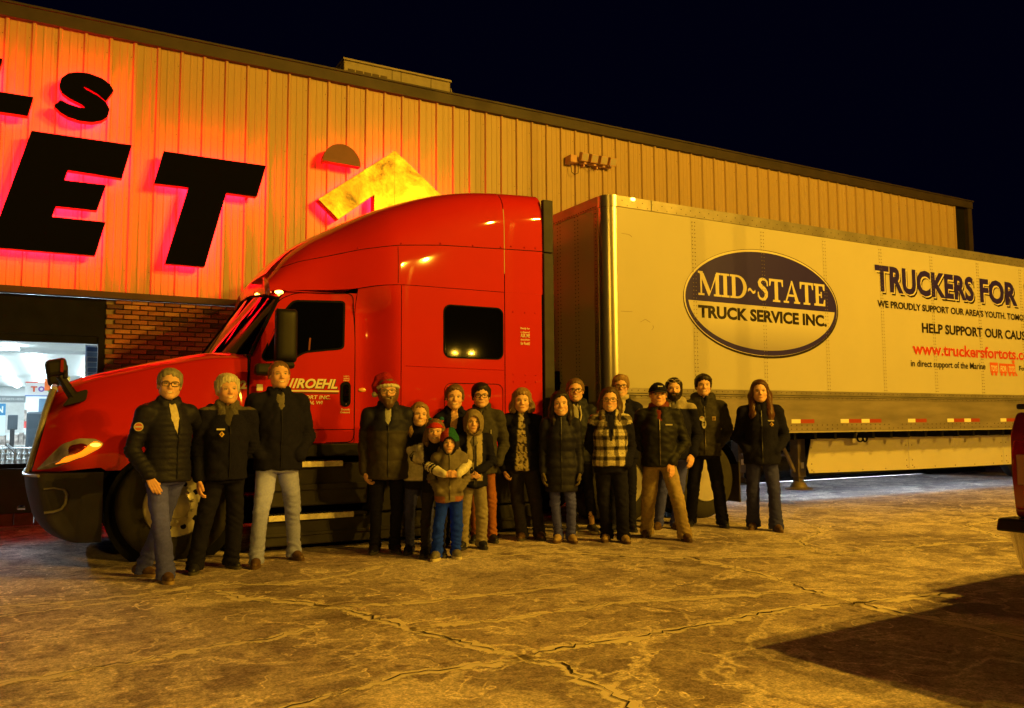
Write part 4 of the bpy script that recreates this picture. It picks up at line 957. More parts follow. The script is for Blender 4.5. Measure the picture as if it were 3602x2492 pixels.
# side skirt panels (set in under the floor) and landing gear
SKW = mat('skirt_white', (.55, .51, .40), .4, var=.05, vscale=1.5); ysk = YT + .45
for i, (a, b) in enumerate(((9.86, 12.215), (12.223, 14.86), (14.868, 17.5))):
    ym = lambda x: ysk - .0 * x
    pl = [(a + (.12 if i == 0 else 0), 1.085), (b, 1.085), (b, .465), (a + (.03 if i == 0 else 0), .465 + .02), (a - (.02 if i == 0 else 0), .60)] if i == 0 else [(a, 1.085), (b, 1.085), (b, .465), (a, .465)]
    lp('side_skirt', MB().prism(pl, ysk, ysk + .012), SKW)
    lp('skirt_edge', MB().box(a + .04, b, ysk - .003, ysk + .02, .452, .464), RUB)
    sb = MB()
    for x in np.arange(a + .12, b, .55): sb.lathe([(.011, 0), (.008, -.006)], (x, ysk - .001, .50), 'y', 6)
    for x in (a + .08, b - .06):
        for z in (.53, .62, .86): sb.lathe([(.011, 0), (.008, -.006)], (x, ysk - .001, z), 'y', 6)
    lp('skirt_screws', sb, mat('rivet_dark'), kind='stuff')
lp('floor_beams', (lambda m: [m.box(x, x + .05, YT + .05, YE - .05, 1.0, 1.11) for x in np.arange(6.2, 21.8, .42)] and m)(MB()), RUB, kind='stuff')
LG = mat('landing_gear', (.14, .11, .085), .6, .3, var=.3)
for s in (-1, 1):
    y = 9.5 + s * .62; lg = MB(); 
    lp('landing_leg', MB().box(9.82, 9.98, y - .08, y + .08, .42, 1.08), LG, bevel=.01); lp('leg_slide', MB().box(9.845, 9.955, y - .055, y + .055, .28, .42), LG)
    lp('leg_foot', MB().lathe([(.20, .235), (.21, .245), (.13, .27), (.10, .33), (.06, .36)], (9.9, y, 0), 'z', 20), LG, smooth=True)
    lp('leg_brace', MB().tube([(9.98, y, .5), (10.35, y, 1.05)], .03, 6), LG); lp('leg_brace', MB().tube([(9.82, y, .5), (9.55, y, .95)], .03, 6), LG)
    lp('leg_sticker', MB().box(9.87, 9.93, y - .086, y - .081, .55, .64), TW)
lp('leg_crossbar', MB().tube([(9.9, 8.9, .75), (9.9, 10.1, .75)], .03, 8), LG); lp('landing_crank', MB().tube([(10.05, 8.72, .95), (10.4, 8.72, .93)], .018, 6), LG)
def trailer_wheel(x, y, s):
    r = empty('wheel', (x - 14, y - 9.5, .51), parent=tl)
    MB().lathe([(.29, 0), (.42, 0), (.5, .03 * -s), (.515, .07 * -s), (.515, .2 * -s), (.42, .27 * -s), (.29, .27 * -s)], (0, 0, 0), 'y', 32).build('tyre', mat('tyre_rubber'), r, True); MB().lathe([(.29, 0), (.27, .1 * -s), (.1, .12 * -s), (.0001, .04 * -s)], (0, 0, 0), 'y', 32).build('rim', ALU, r, True)
for x in (18.6, 19.9):
    for s in (-1, 1): trailer_wheel(x, 9.5 + s * 1.2, s)
# ---- printed graphics
NAVY = mat('print_navy', (.024, .014, .20), .4); INK = mat('print_black', (.016, .010, .012), .4); PRED = mat('print_red_url', (.55, .05, .02), .4); HALO = mat('print_halo', (.66, .62, .50), .4)
def ell(cx, cz, a, b, n=72, zmax=None):
    P = [(cx + a * math.cos(2 * math.pi * i / n), cz + b * math.sin(2 * math.pi * i / n)) for i in range(n)]
    if zmax is not None:
        t0 = math.asin((zmax - cz) / b); P = [(cx + a * math.cos(t), cz + b * math.sin(t)) for t in np.linspace(math.pi - t0, 2 * math.pi + t0, n)]
    return P
dy = YT - .003
lp('logo_ring', MB().flat(ell(8.615, 2.893, 1.487, .762), dy), INK); lp('logo_rim', MB().flat(ell(8.607, 2.905, 1.468, .742), dy - .001), HALO); lp('logo_field', MB().flat(ell(8.615, 2.893, 1.452, .725), dy - .002), NAVY)
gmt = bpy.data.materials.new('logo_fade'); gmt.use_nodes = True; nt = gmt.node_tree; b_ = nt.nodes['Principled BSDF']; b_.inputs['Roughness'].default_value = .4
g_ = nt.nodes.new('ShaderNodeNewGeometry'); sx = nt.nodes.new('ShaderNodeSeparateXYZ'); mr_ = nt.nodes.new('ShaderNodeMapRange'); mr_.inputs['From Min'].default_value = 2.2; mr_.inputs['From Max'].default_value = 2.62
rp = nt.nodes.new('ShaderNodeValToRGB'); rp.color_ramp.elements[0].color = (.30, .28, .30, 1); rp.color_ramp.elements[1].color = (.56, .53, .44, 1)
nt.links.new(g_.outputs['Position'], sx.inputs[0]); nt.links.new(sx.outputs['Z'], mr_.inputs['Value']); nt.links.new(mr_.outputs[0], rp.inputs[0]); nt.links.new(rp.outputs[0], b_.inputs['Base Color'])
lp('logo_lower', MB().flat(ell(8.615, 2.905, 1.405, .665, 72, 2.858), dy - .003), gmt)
def tt(s, box, m, lay=4, **k):
    o = text(s, box, YT - .003 - .001 * lay, m, tl, **k); o.location = TO; return o
tt('TRUCK SERVICE INC.', (7.375, 9.84, 2.632, 2.805), INK, 4, bold=.045)
# serif lettering MID~STATE
def serif(chars, x0, x1, z0, z1, m, name='lettering', grow=0., lay=4):
    G = {}
    def bar(a, b, c, d): return [(a, c), (b, c), (b, d), (a, d)]
    G['I'] = (.42, [bar(.0, .42, 0, .07), bar(.0, .42, .93, 1), bar(.12, .30, .07, .93)])
    G['M'] = (1.12, [bar(-.03, .27, 0, .07), bar(.78, 1.15, 0, .07), bar(-.03, .20, .93, 1), bar(.92, 1.15, .93, 1), [(.08, .07), (.15, .07), (.15, .93), (.08, .93)], [(.05, .93), (.24, .93), (.60, .16), (.53, 0), (.49, 0)], [(.53, 0), (.58, .13), (.90, .93), (.97, .93)], bar(.88, 1.05, .07, .93)])
    G['T'] = (.80, [bar(.0, .80, .91, 1), bar(.31, .49, .07, .91), bar(.20, .60, 0, .07), [(.0, .70), (.05, .70), (.10, .91), (.0, .91)], [(.75, .70), (.80, .70), (.80, .91), (.70, .91)]])
    G['A'] = (.90, [bar(-.03, .26, 0, .07), bar(.58, .93, 0, .07), [(.07, .07), (.14, .07), (.45, .84), (.43, 1)], [(.43, 1), (.49, 1), (.86, .07), (.67, .07)], bar(.24, .62, .30, .38)])
    G['E'] = (.68, [bar(.0, .66, .92, 1), bar(.0, .68, 0, .08), bar(.10, .28, .08, .92), bar(.28, .48, .47, .54), [(.60, .72), (.66, .72), (.66, .92), (.54, .92)], [(.56, .08), (.68, .08), (.68, .28), (.62, .28)], bar(.42, .48, .38, .64)])
    D = []
    G['D'] = (.92, [bar(.0, .40, 0, .07), bar(.0, .40, .93, 1), bar(.10, .28, .07, .93)])
    arc = [(-90 + 180 * i / 14) for i in range(15)]; out = [(.38 + .52 * math.cos(math.radians(a)), .5 + .5 * math.sin(math.radians(a))) for a in arc]; inn = [(.38 + .34 * math.cos(math.radians(a)), .5 + .43 * math.sin(math.radians(a))) for a in arc]
    for i in range(14): G['D'][1].append([out[i], out[i + 1], inn[i + 1], inn[i]])
    G['S'] = (.64, []); cl = [(.58, .74), (.55, .86), (.44, .945), (.31, .955), (.19, .90), (.13, .79), (.16, .68), (.28, .58), (.43, .48), (.51, .36), (.50, .20), (.41, .08), (.28, .045), (.14, .09), (.07, .20), (.05, .30)]
    wv = [.025, .035, .045, .05, .065, .08, .09, .095, .095, .09, .08, .065, .05, .042, .035, .025]
    for i in range(len(cl) - 1):
        a, b = Vector(cl[i]), Vector(cl[i + 1]); ta = (Vector(cl[min(i + 1, 15)]) - Vector(cl[max(i - 1, 0)])).normalized(); tb_ = (Vector(cl[min(i + 2, 15)]) - Vector(cl[i])).normalized()
        na, nb_ = Vector((-ta.y, ta.x)), Vector((-tb_.y, tb_.x)); G['S'][1].append([tuple(a + na * wv[i]), tuple(b + nb_ * wv[i + 1]), tuple(b - nb_ * wv[i + 1]), tuple(a - na * wv[i])])
    G['S'][1].append([(.56, .66), (.61, .66), (.61, .86), (.55, .84)]); G['S'][1].append([(.03, .16), (.08, .18), (.08, .36), (.03, .36)])
    tl_ = [(i / 8 * .40, .38 + .07 * math.sin(i / 8 * 2 * math.pi)) for i in range(9)]; G['~'] = (.46, [[(tl_[i][0], tl_[i][1] - .045), (tl_[i + 1][0], tl_[i + 1][1] - .045), (tl_[i + 1][0], tl_[i + 1][1] + .045), (tl_[i][0], tl_[i][1] + .045)] for i in range(8)])
    tot = sum(G[c][0] for c in chars) + .06 * (len(chars) - 1); sx_ = (x1 - x0) / tot; cx = x0; mb = MB(); e = 0
    for c in chars:
        for poly in G[c][1]:
            P = [(cx + px * sx_, z0 + pz * (z1 - z0)) for px, pz in poly]
            if grow: P = inset(P, -grow)
            mb.flat(P, YT - .003 - .001 * lay - .00004 * (e % 25)); e += 1
        cx += (G[c][0] + .06) * sx_
    return lp(name, mb, m)
serif('MID~STATE', 7.40, 9.82, 2.938, 3.255, mat('print_cream', (.62, .58, .46), .4), grow=.003)
# slogan with outlined drop shadow
for m, b, sh, lay in ((INK, .040, (.042, -.042), 0), (HALO, .052, (.016, -.016), 1), (NAVY, .040, (0, 0), 3)):
    tt('TRUCKERS', (10.965, 13.48, 3.245, 3.665), m, lay, bold=b, spacing=1.04, shift=sh); tt('FOR', (13.66, 14.745, 3.245, 3.665), m, lay, bold=b, spacing=1.04, shift=sh); tt('TOTS', (14.98, 16.3, 3.245, 3.665), m, lay, bold=b, spacing=1.04, shift=sh)
for m, b, lay in ((HALO, .055, 1), (INK, .036, 3)):
    tt("WE PROUDLY SUPPORT OUR AREA'S YOUTH. TOMORROW", (10.99, 13.72, 3.0, 3.115), m, lay, bold=b, ref=29); tt('HELP SUPPORT OUR CAUSE', (12.05, 14.93, 2.655, 2.815), m, lay, bold=b, ref=21)
for m, b, lay in ((HALO, .055, 1), (PRED, .03, 3)): tt('www.truckersfortots.com', (11.79, 14.61, 2.30, 2.495), m, lay, bold=b, ref=19)
tt('in direct support of the Marine', (11.73, 13.70, 2.075, 2.215), INK, 3, bold=.016); tt('Foundation', (14.69, 15.4, 2.115, 2.20), INK, 3, bold=.016)
tn = mat('print_train', (.62, .12, .03), .45)
for i, (a, s, zt) in enumerate(((13.83, 'TOYS', 2.235), (14.10, 'FOR', 2.225), (14.34, 'TOTS', 2.225))):
    lp('train_car', MB().flat([(a + .01, 2.06), (a + .22, 2.06), (a + .235, zt), (a, zt)], YT - .005), tn); tt(s, (a + .03, a + .205, 2.085, 2.185), HALO, 3, bold=.03, shear=.1)
    wl = MB()
    for q in (.06, .17):
        wl.flat(ell(a + q, 2.04, .032, .032, 16), YT - .0055)
    lp('train_wheels', wl, tn)
lp('train_chimney', MB().flat([(14.50, 2.23), (14.55, 2.23), (14.57, 2.29), (14.48, 2.29)], YT - .005), tn); lp('train_cowcatcher', MB().flat([(14.57, 2.10), (14.64, 2.02), (14.57, 2.02)], YT - .005), tn)
# light scuffs on the front panel
for P in ([(6.42, 2.52), (6.50, 2.56), (6.58, 2.525)], [(6.60, 2.43), (6.63, 2.46), (6.62, 2.49)], [(6.15, 3.63), (6.27, 3.625), (6.31, 3.60)], [(6.12, 2.64), (6.3, 2.645)]):
    lp('scuff_mark', MB().tube([(x, YT - .001, z) for x, z in P], .0025, 4), mat('scuff_ink', (.22, .16, .10), .8))
# ------------------------------------------------------------------ dark red pickup, tail in at the right edge
pk = empty('pickup_truck', (4.475, 2.585, 0), math.radians(3), label='dark red pickup truck, only its tail showing at the right edge', cat='pickup')
PRD = mat('pickup_red', (.20, .012, .012), .28, 0, coat=1.0); PBK = mat('pickup_black', (.012, .011, .012), .45)
L_, WD = 5.75, 1.98        # local: tail at x=0, body towards +x; far (left) side y=0, near side y=-WD
def pkb(name, mb, m, **k): return mb.build(name, m, pk, **k)
def body_sec(x):           # y profile: width tuck, returns list (y,z) of half section from far side bottom to top
    return None
def shell(x0, x1, z0, zt, tuck=.05, nx=10):
    mb = MB()
    for s in (0, 1):
        def f(u, v):
            x = lerp(x0, x1, u); z = lerp(z0, zt, v); d = tuck * (abs(v - .45) * 1.6) ** 2 + .06 * sstep(.25, 0, x) ** 2
            return (x, (-d if s == 0 else -WD + d), z)
        mb.grid(f, nx, 8)
    return mb
# bed sides with wheel arches approximated by arch-shaped liner
bed = MB()
def side_f(s):
    def f(u, v):
        x = lerp(.03, 2.05, u); zb = .58; d_ = x - 1.15
        if abs(d_) < .5: zb = max(.58, .42 + math.sqrt(max(0, .25 - d_ * d_)))
        z = lerp(zb, 1.33, v); q = (z - .58) / .75; d = .05 * (abs(q - .5) * 1.8) ** 2 + .05 * sstep(.2, 0, x) ** 2 + .09 * sstep(.93, 1, q)
        return (x, (-d if s == 0 else -WD + d), z)
    return f
bed.grid(side_f(0), 30, 10); bed.grid(side_f(1), 30, 10); pkb('bed_side', bed, PRD, smooth=True, angle=60)
pkb('tailgate', MB().box(.0, .06, -WD + .23, -.23, .72, 1.30), PRD, bevel=.025); pkb('tailgate_handle', MB().box(-.012, .0, -1.15, -.85, 1.12, 1.2), PBK, bevel=.01)
for y_ in (-.30, -WD + .24): pkb('bed_inner_wall', MB().box(.07, 2.0, y_, y_ + .06, .36, 1.31), PBK)
pkb('bed_floor', MB().box(.06, 2.05, -WD + .1, -.1, .7, .74), PBK); pkb('bed_rail', MB().box(.02, 2.05, -.16, -.045, 1.325, 1.355), PBK, bevel=.01); pkb('bed_rail', MB().box(.02, 2.05, -WD + .045, -WD + .16, 1.325, 1.355), PBK, bevel=.01); pkb('bed_front', MB().box(2.0, 2.05, -WD + .1, -.1, .74, 1.33), PRD)
for s in (0, 1):
    y0, y1 = ((-.225, -.035) if s == 0 else (-WD + .035, -WD + .225))
    pkb('corner_panel', MB().prism(round_poly([(-.02, .76), (.12, .74), (.12, 1.31), (.04, 1.31), (-.035, 1.20), (-.045, 1.0)], .03), y0, y1), PRD, bevel=.015)
    pkb('tail_lamp', MB().prism(round_poly([(-.05, .80), (.02, .80), (.02, 1.18), (-.03, 1.18), (-.06, 1.10), (-.062, .92)], .02), y0 + .012, y1 - .012), mat('tail_red', (.28, .012, .014), .12, coat=1), bevel=.012)
    pkb('reverse_lamp', MB().box(-.068, -.05, y0 + .04, y1 - .04, .93, 1.09), mat('tail_clear', (.42, .22, .17), .15, coat=1), bevel=.006)
# chrome bumper with black step pad
def bf(u, v):
    s = u * 2 - 1; y = -WD / 2 + s * (WD / 2 + .03) ; z = lerp(.45, .70, v); c = 1 - abs(s) ** 22
    x = -.045 + .05 * (1 - v) - .06 * c + .07 * (1 - c); z2 = z + (.16 * (1 - v) * sstep(.86, 1, abs(s)))
    return (x, y, z2)
pkb('bumper', MB().grid(bf, 48, 8), mat('bumper_chrome', (.60, .58, .58), .12, 1.0), smooth=True, angle=70); pkb('step_pad', MB().prism([(-.125, .69), (.06, .69), (.06, .755), (-.10, .755)], -WD - .02, .02), PBK, bevel=.012); pkb('bumper_valance', MB().box(-.1, .08, -WD + .1, -.1, .42, .50), PBK, bevel=.02)
pkb('hitch', MB().box(-.2, .2, -WD / 2 - .05, -WD / 2 + .05, .38, .46), PBK)
# cab, hood
def pw(x): return .07
cabp = [(2.09, .55), (4.15, .55), (4.15, 1.18), (4.05, 1.22), (3.55, 1.72), (3.4, 1.78), (2.3, 1.78), (2.12, 1.70), (2.09, 1.25)]
pkb('cab', MB().prism(round_poly(cabp, .06), -WD + .06, -.06), PRD, bevel=.06)
for s in (0, 1):
    y0 = -.058 if s == 0 else -WD + .052
    pkb('side_window', MB().prism(round_poly([(2.28, 1.26), (3.0, 1.26), (3.0, 1.66), (2.36, 1.66)], .04), y0, y0 + .006), BGL); pkb('side_window', MB().prism(round_poly([(3.07, 1.26), (3.9, 1.24), (3.52, 1.66), (3.07, 1.66)], .04), y0, y0 + .006), BGL)
pkb('rear_window', MB().box(2.075, 2.09, -WD + .3, -.3, 1.3, 1.66), BGL); pkb('windshield', MB().obox((3.83, -WD / 2, 1.46), (.2, 0, -.215), (0, .78, 0), (.008, 0, .008)), BGL)
pkb('hood', MB().prism(round_poly([(4.16, .55), (5.6, .6), (5.68, .8), (5.6, 1.08), (4.2, 1.2), (4.16, 1.2)], .06), -WD + .08, -.08), PRD, bevel=.06); pkb('front_bumper', MB().box(5.62, 5.78, -WD, 0, .4, .62), CHR, bevel=.05); pkb('frame', MB().box(.1, 5.5, -WD + .35, -.35, .4, .6), PBK)
for x in (1.15, 4.75):
    for s in (0, 1):
        r = empty('wheel', (x, -.05 if s == 0 else -WD + .05, .39), parent=pk); d = -1 if s == 0 else 1
        MB().lathe([(.22, 0), (.36, 0), (.39, .05 * d), (.39, .2 * d), (.36, .25 * d), (.22, .25 * d)], (0, 0, 0), 'y', 32).build('tyre', mat('tyre_rubber'), r, True); MB().lathe([(.22, .005 * d), (.2, .04 * d), (.06, .03 * d), (.0001, .0)], (0, 0, 0), 'y', 24).build('rim', ALU, r, True)
# ------------------------------------------------------------------ people: smooth implicit bodies, meshed here
def surfnet(D, lo, h):
    s = D < 0
    c8 = [s[i:s.shape[0] - 1 + i, j:s.shape[1] - 1 + j, k:s.shape[2] - 1 + k] for i in (0, 1) for j in (0, 1) for k in (0, 1)]
    sm = np.zeros(c8[0].shape, np.int8)
    for c in c8: sm += c
    act = (sm > 0) & (sm < 8); idx = np.argwhere(act); N = len(idx)
    off = np.array([(i, j, k) for i in (0, 1) for j in (0, 1) for k in (0, 1)])
    cv = np.stack([D[idx[:, 0] + o[0], idx[:, 1] + o[1], idx[:, 2] + o[2]] for o in off], 1)
    acc = np.zeros((N, 3)); cnt = np.zeros(N)
    for a in range(8):
        for b in range(a + 1, 8):
            if np.abs(off[a] - off[b]).sum() != 1: continue
            m = (cv[:, a] < 0) != (cv[:, b] < 0); t = cv[m, a] / (cv[m, a] - cv[m, b])
            acc[m] += off[a] + (off[b] - off[a]) * t[:, None]; cnt[m] += 1
    V = lo + h * (idx + acc / cnt[:, None])
    ids = np.full(act.shape, -1, np.int64); ids[act] = np.arange(N)
    Q = []
    for ax in range(3):
        sl0 = [slice(None)] * 3; sl1 = [slice(None)] * 3; sl0[ax] = slice(0, -1); sl1[ax] = slice(1, None)
        d = s[tuple(sl0)] != s[tuple(sl1)]; e = np.argwhere(d); u, v = (ax + 1) % 3, (ax + 2) % 3
        ok = (e[:, u] > 0) & (e[:, v] > 0) & (e[:, u] < D.shape[u] - 1) & (e[:, v] < D.shape[v] - 1); e = e[ok]
        q = []
        for du, dv in ((1, 1), (0, 1), (0, 0), (1, 0)):
            p = e.copy(); p[:, u] -= du; p[:, v] -= dv; q.append(ids[p[:, 0], p[:, 1], p[:, 2]])
        q = np.stack(q, 1); inside = s[tuple(e.T)]; q[~inside] = q[~inside][:, ::-1]
        Q.append(q)
    Q = np.concatenate(Q); Q = Q[(Q >= 0).all(1)]
    return V, Q
class Field:
    """signed-distance field on a grid, primitives merged smoothly"""
    def __init__(s, lo, hi, h):
        s.lo = np.array(lo, float); s.h = h; n = np.ceil((np.array(hi) - s.lo) / h).astype(int) + 1
        s.n = n; s.D = np.full(n, 1.0); s.ax = [s.lo[i] + h * np.arange(n[i]) for i in range(3)]
    def region(s, lo, hi):
        a = np.clip(np.floor((np.array(lo) - s.lo) / s.h).astype(int), 0, s.n - 1); b = np.clip(np.ceil((np.array(hi) - s.lo) / s.h).astype(int) + 1, 1, s.n)
        return tuple(slice(x, max(y, x + 1)) for x, y in zip(a, b))
    def pts(s, r): return np.meshgrid(*[s.ax[i][r[i]] for i in range(3)], indexing='ij')
    def merge(s, r, d, k):
        A = s.D[r]
        if k <= 0: s.D[r] = np.minimum(A, d); return
        hh = np.clip(.5 + .5 * (A - d) / k, 0, 1); s.D[r] = A * (1 - hh) + d * hh - k * hh * (1 - hh)
    def cone(s, p0, r0, p1, r1, k=.02, fn=None):
        p0, p1 = np.array(p0, float), np.array(p1, float); R = max(r0, r1) + k * 1.5 + .05
        r = s.region(np.minimum(p0, p1) - R, np.maximum(p0, p1) + R); X, Y, Z = s.pts(r)
        ab = p1 - p0; L2 = max(ab @ ab, 1e-9)
        t = np.clip(((X - p0[0]) * ab[0] + (Y - p0[1]) * ab[1] + (Z - p0[2]) * ab[2]) / L2, 0, 1)
        rad = r0 + (r1 - r0) * t
        if fn is not None: rad = rad + fn(t * math.sqrt(L2))
        d = np.sqrt((X - p0[0] - t * ab[0]) ** 2 + (Y - p0[1] - t * ab[1]) ** 2 + (Z - p0[2] - t * ab[2]) ** 2) - rad
        s.merge(r, d, k); return s
    def chain(s, P, R, k=.02, fn=None):
        for i in range(len(P) - 1): s.cone(P[i], R[i], P[i + 1], R[i + 1], k, fn)
        return s
    def ell(s, c, rad, k=.02, sub=False):
        c, rad = np.array(c, float), np.array(rad, float); r = s.region(c - rad - k * 1.5 - .04, c + rad + k * 1.5 + .04); X, Y, Z = s.pts(r)
        q = np.sqrt(((X - c[0]) / rad[0]) ** 2 + ((Y - c[1]) / rad[1]) ** 2 + ((Z - c[2]) / rad[2]) ** 2); d = (q - 1) * rad.min()
        if sub:
            A = s.D[r]; hh = np.clip(.5 - .5 * (A + d) / max(k, 1e-6), 0, 1); s.D[r] = A * (1 - hh) - d * hh + k * hh * (1 - hh)
        else: s.merge(r, d, k)
        return s
    def prof(s, zs, a, b, cx=None, cy=None, k=.03, fn=None):
        zs = np.array(zs); r = s.region((-9, -9, zs[0] - .02), (9, 9, zs[-1] + .02)); X, Y, Z = s.pts(r)
        def I(v): return np.interp(Z, zs, v)
        cx = [0] * len(zs) if cx is None else cx; cy = [0] * len(zs) if cy is None else cy
        A, B = I(a), I(b)
        if fn is not None: g = fn(X, Y, Z); A = A + g; B = B + g
        q = np.sqrt(((X - I(cx)) / A) ** 2 + ((Y - I(cy)) / B) ** 2); d = (q - 1) * np.sqrt(A * B) * .9
        d = np.maximum(d, np.maximum(zs[0] - Z, Z - zs[-1])); s.merge(r, d, k); return s
    def cut(s, d):                       # keep where d < 0
        s.D = np.maximum(s.D, d); return s
    def all(s): return np.meshgrid(*s.ax, indexing='ij')
    def mesh(s): return surfnet(s.D, s.lo, s.h)
def vnoise(P, f, seed, n=6):
    g = np.random.default_rng(seed); out = np.zeros(len(P))
    for i in range(n):
        k = g.normal(size=3); k *= f * g.uniform(.6, 1.5) / np.linalg.norm(k); out += np.sin(P @ k + g.uniform(0, 6.28) + 1.3 * np.sin(P @ (k[[1, 2, 0]] * .6) + i))
    return out / n
def vnormals(V, Q):
    n = np.zeros_like(V); a, b, c, d = V[Q[:, 0]], V[Q[:, 1]], V[Q[:, 2]], V[Q[:, 3]]; fn = np.cross(c - a, d - b)
    for i in range(4): np.add.at(n, Q[:, i], fn)
    return n / np.maximum(np.linalg.norm(n, axis=1, keepdims=True), 1e-9)
SKIN = mat('skin', rough=.5, attr=True, spec=.35, sss=.0); CLO = mat('cloth', rough=.9, attr=True, spec=.08, var=.16, vscale=35, bump=.25, bscale=260); NYL = mat('nylon', rough=.58, attr=True, spec=.2, var=.15, vscale=18, bump=.25, bscale=90)
DEN = mat('denim', rough=.9, attr=True, spec=.15, var=.12, vscale=60, bump=.3, bscale=300); HAIR = mat('hair', rough=.45, attr=True, spec=.4, var=.25, vscale=60, stretch=(1, 1, .12)); LEA = mat('leather', rough=.5, attr=True, spec=.4, var=.2, vscale=30)
FLE = mat('fleece', rough=.95, attr=True, spec=.08, var=.3, vscale=90, bump=.5, bscale=160)
def V3(*a): return np.array(a, float)
def rotz(a): c, s_ = math.cos(a), math.sin(a); return np.array([[c, -s_, 0], [s_, c, 0], [0, 0, 1]])
def rotx(a): c, s_ = math.cos(a), math.sin(a); return np.array([[1, 0, 0], [0, c, -s_], [0, s_, c]])
def roty(a): c, s_ = math.cos(a), math.sin(a); return np.array([[c, 0, s_], [0, 1, 0], [-s_, 0, c]])
def hand_cones(w_, d, n, t, k=1., curl=.5, spread=1.):
    """palm + five fingers; w_ wrist, d finger direction, n palm-facing direction, t thumb side"""
    d = d / np.linalg.norm(d); n = n - d * (n @ d); n /= np.linalg.norm(n); t = t - d * (t @ d) - n * (t @ n); t /= np.linalg.norm(t)
    C = [(w_ - d * .03 * k, .026 * k, w_ + d * .02 * k, .026 * k)]
    for i in range(4):
        o = t * (.030 - .020 * i) * k * spread; kn = w_ + d * (.088 - .004 * abs(i - 1.2)) * k + o
        C.append((w_ + d * .015 * k + o * .7, .017 * k, kn, .0125 * k))
        ln = (.040, .045, .041, .032)[i] * k; p = kn; a = 0.
        for j, f in enumerate((1, .66, .52)):
            a += curl * (.75 + .25 * j); q = p + (d * math.cos(a) + n * math.sin(a)) * ln * f; C.append((p, (.0105 - .001 * j) * k, q, (.0098 - .001 * j) * k)); p = q
    b0 = w_ + d * .022 * k + t * .024 * k; b1 = w_ + d * .055 * k + t * .046 * k + n * .012 * k; b2 = b1 + (d * .8 + n * .45 * curl * 1.6 - t * .2 * curl) * .034 * k; b3 = b2 + (d * .7 + n * .7 * curl - t * .4 * curl) * .026 * k
    C += [(b0, .017 * k, b1, .0135 * k), (b1, .0125 * k, b2, .0115 * k), (b2, .011 * k, b3, .0095 * k)]
    return C
COLS = dict(black=(.013, .013, .035), char=(.028, .026, .050), dgrey=(.060, .054, .052), grey=(.16, .145, .135), navy=(.016, .018, .034), white=(.70, .66, .56), cream=(.62, .56, .44), jean=(.070, .080, .45), ljean=(.29, .33, .90), djean=(.038, .042, .20), khaki=(.36, .27, .15), rust=(.33, .12, .045), sweat=(.27, .235, .195), blue=(.012, .045, .90), brown=(.10, .055, .03), tan=(.36, .25, .13), red=(.42, .02, .015), green=(.02, .09, .05))
def C_(c): return np.array(COLS[c] if isinstance(c, str) else c, float)

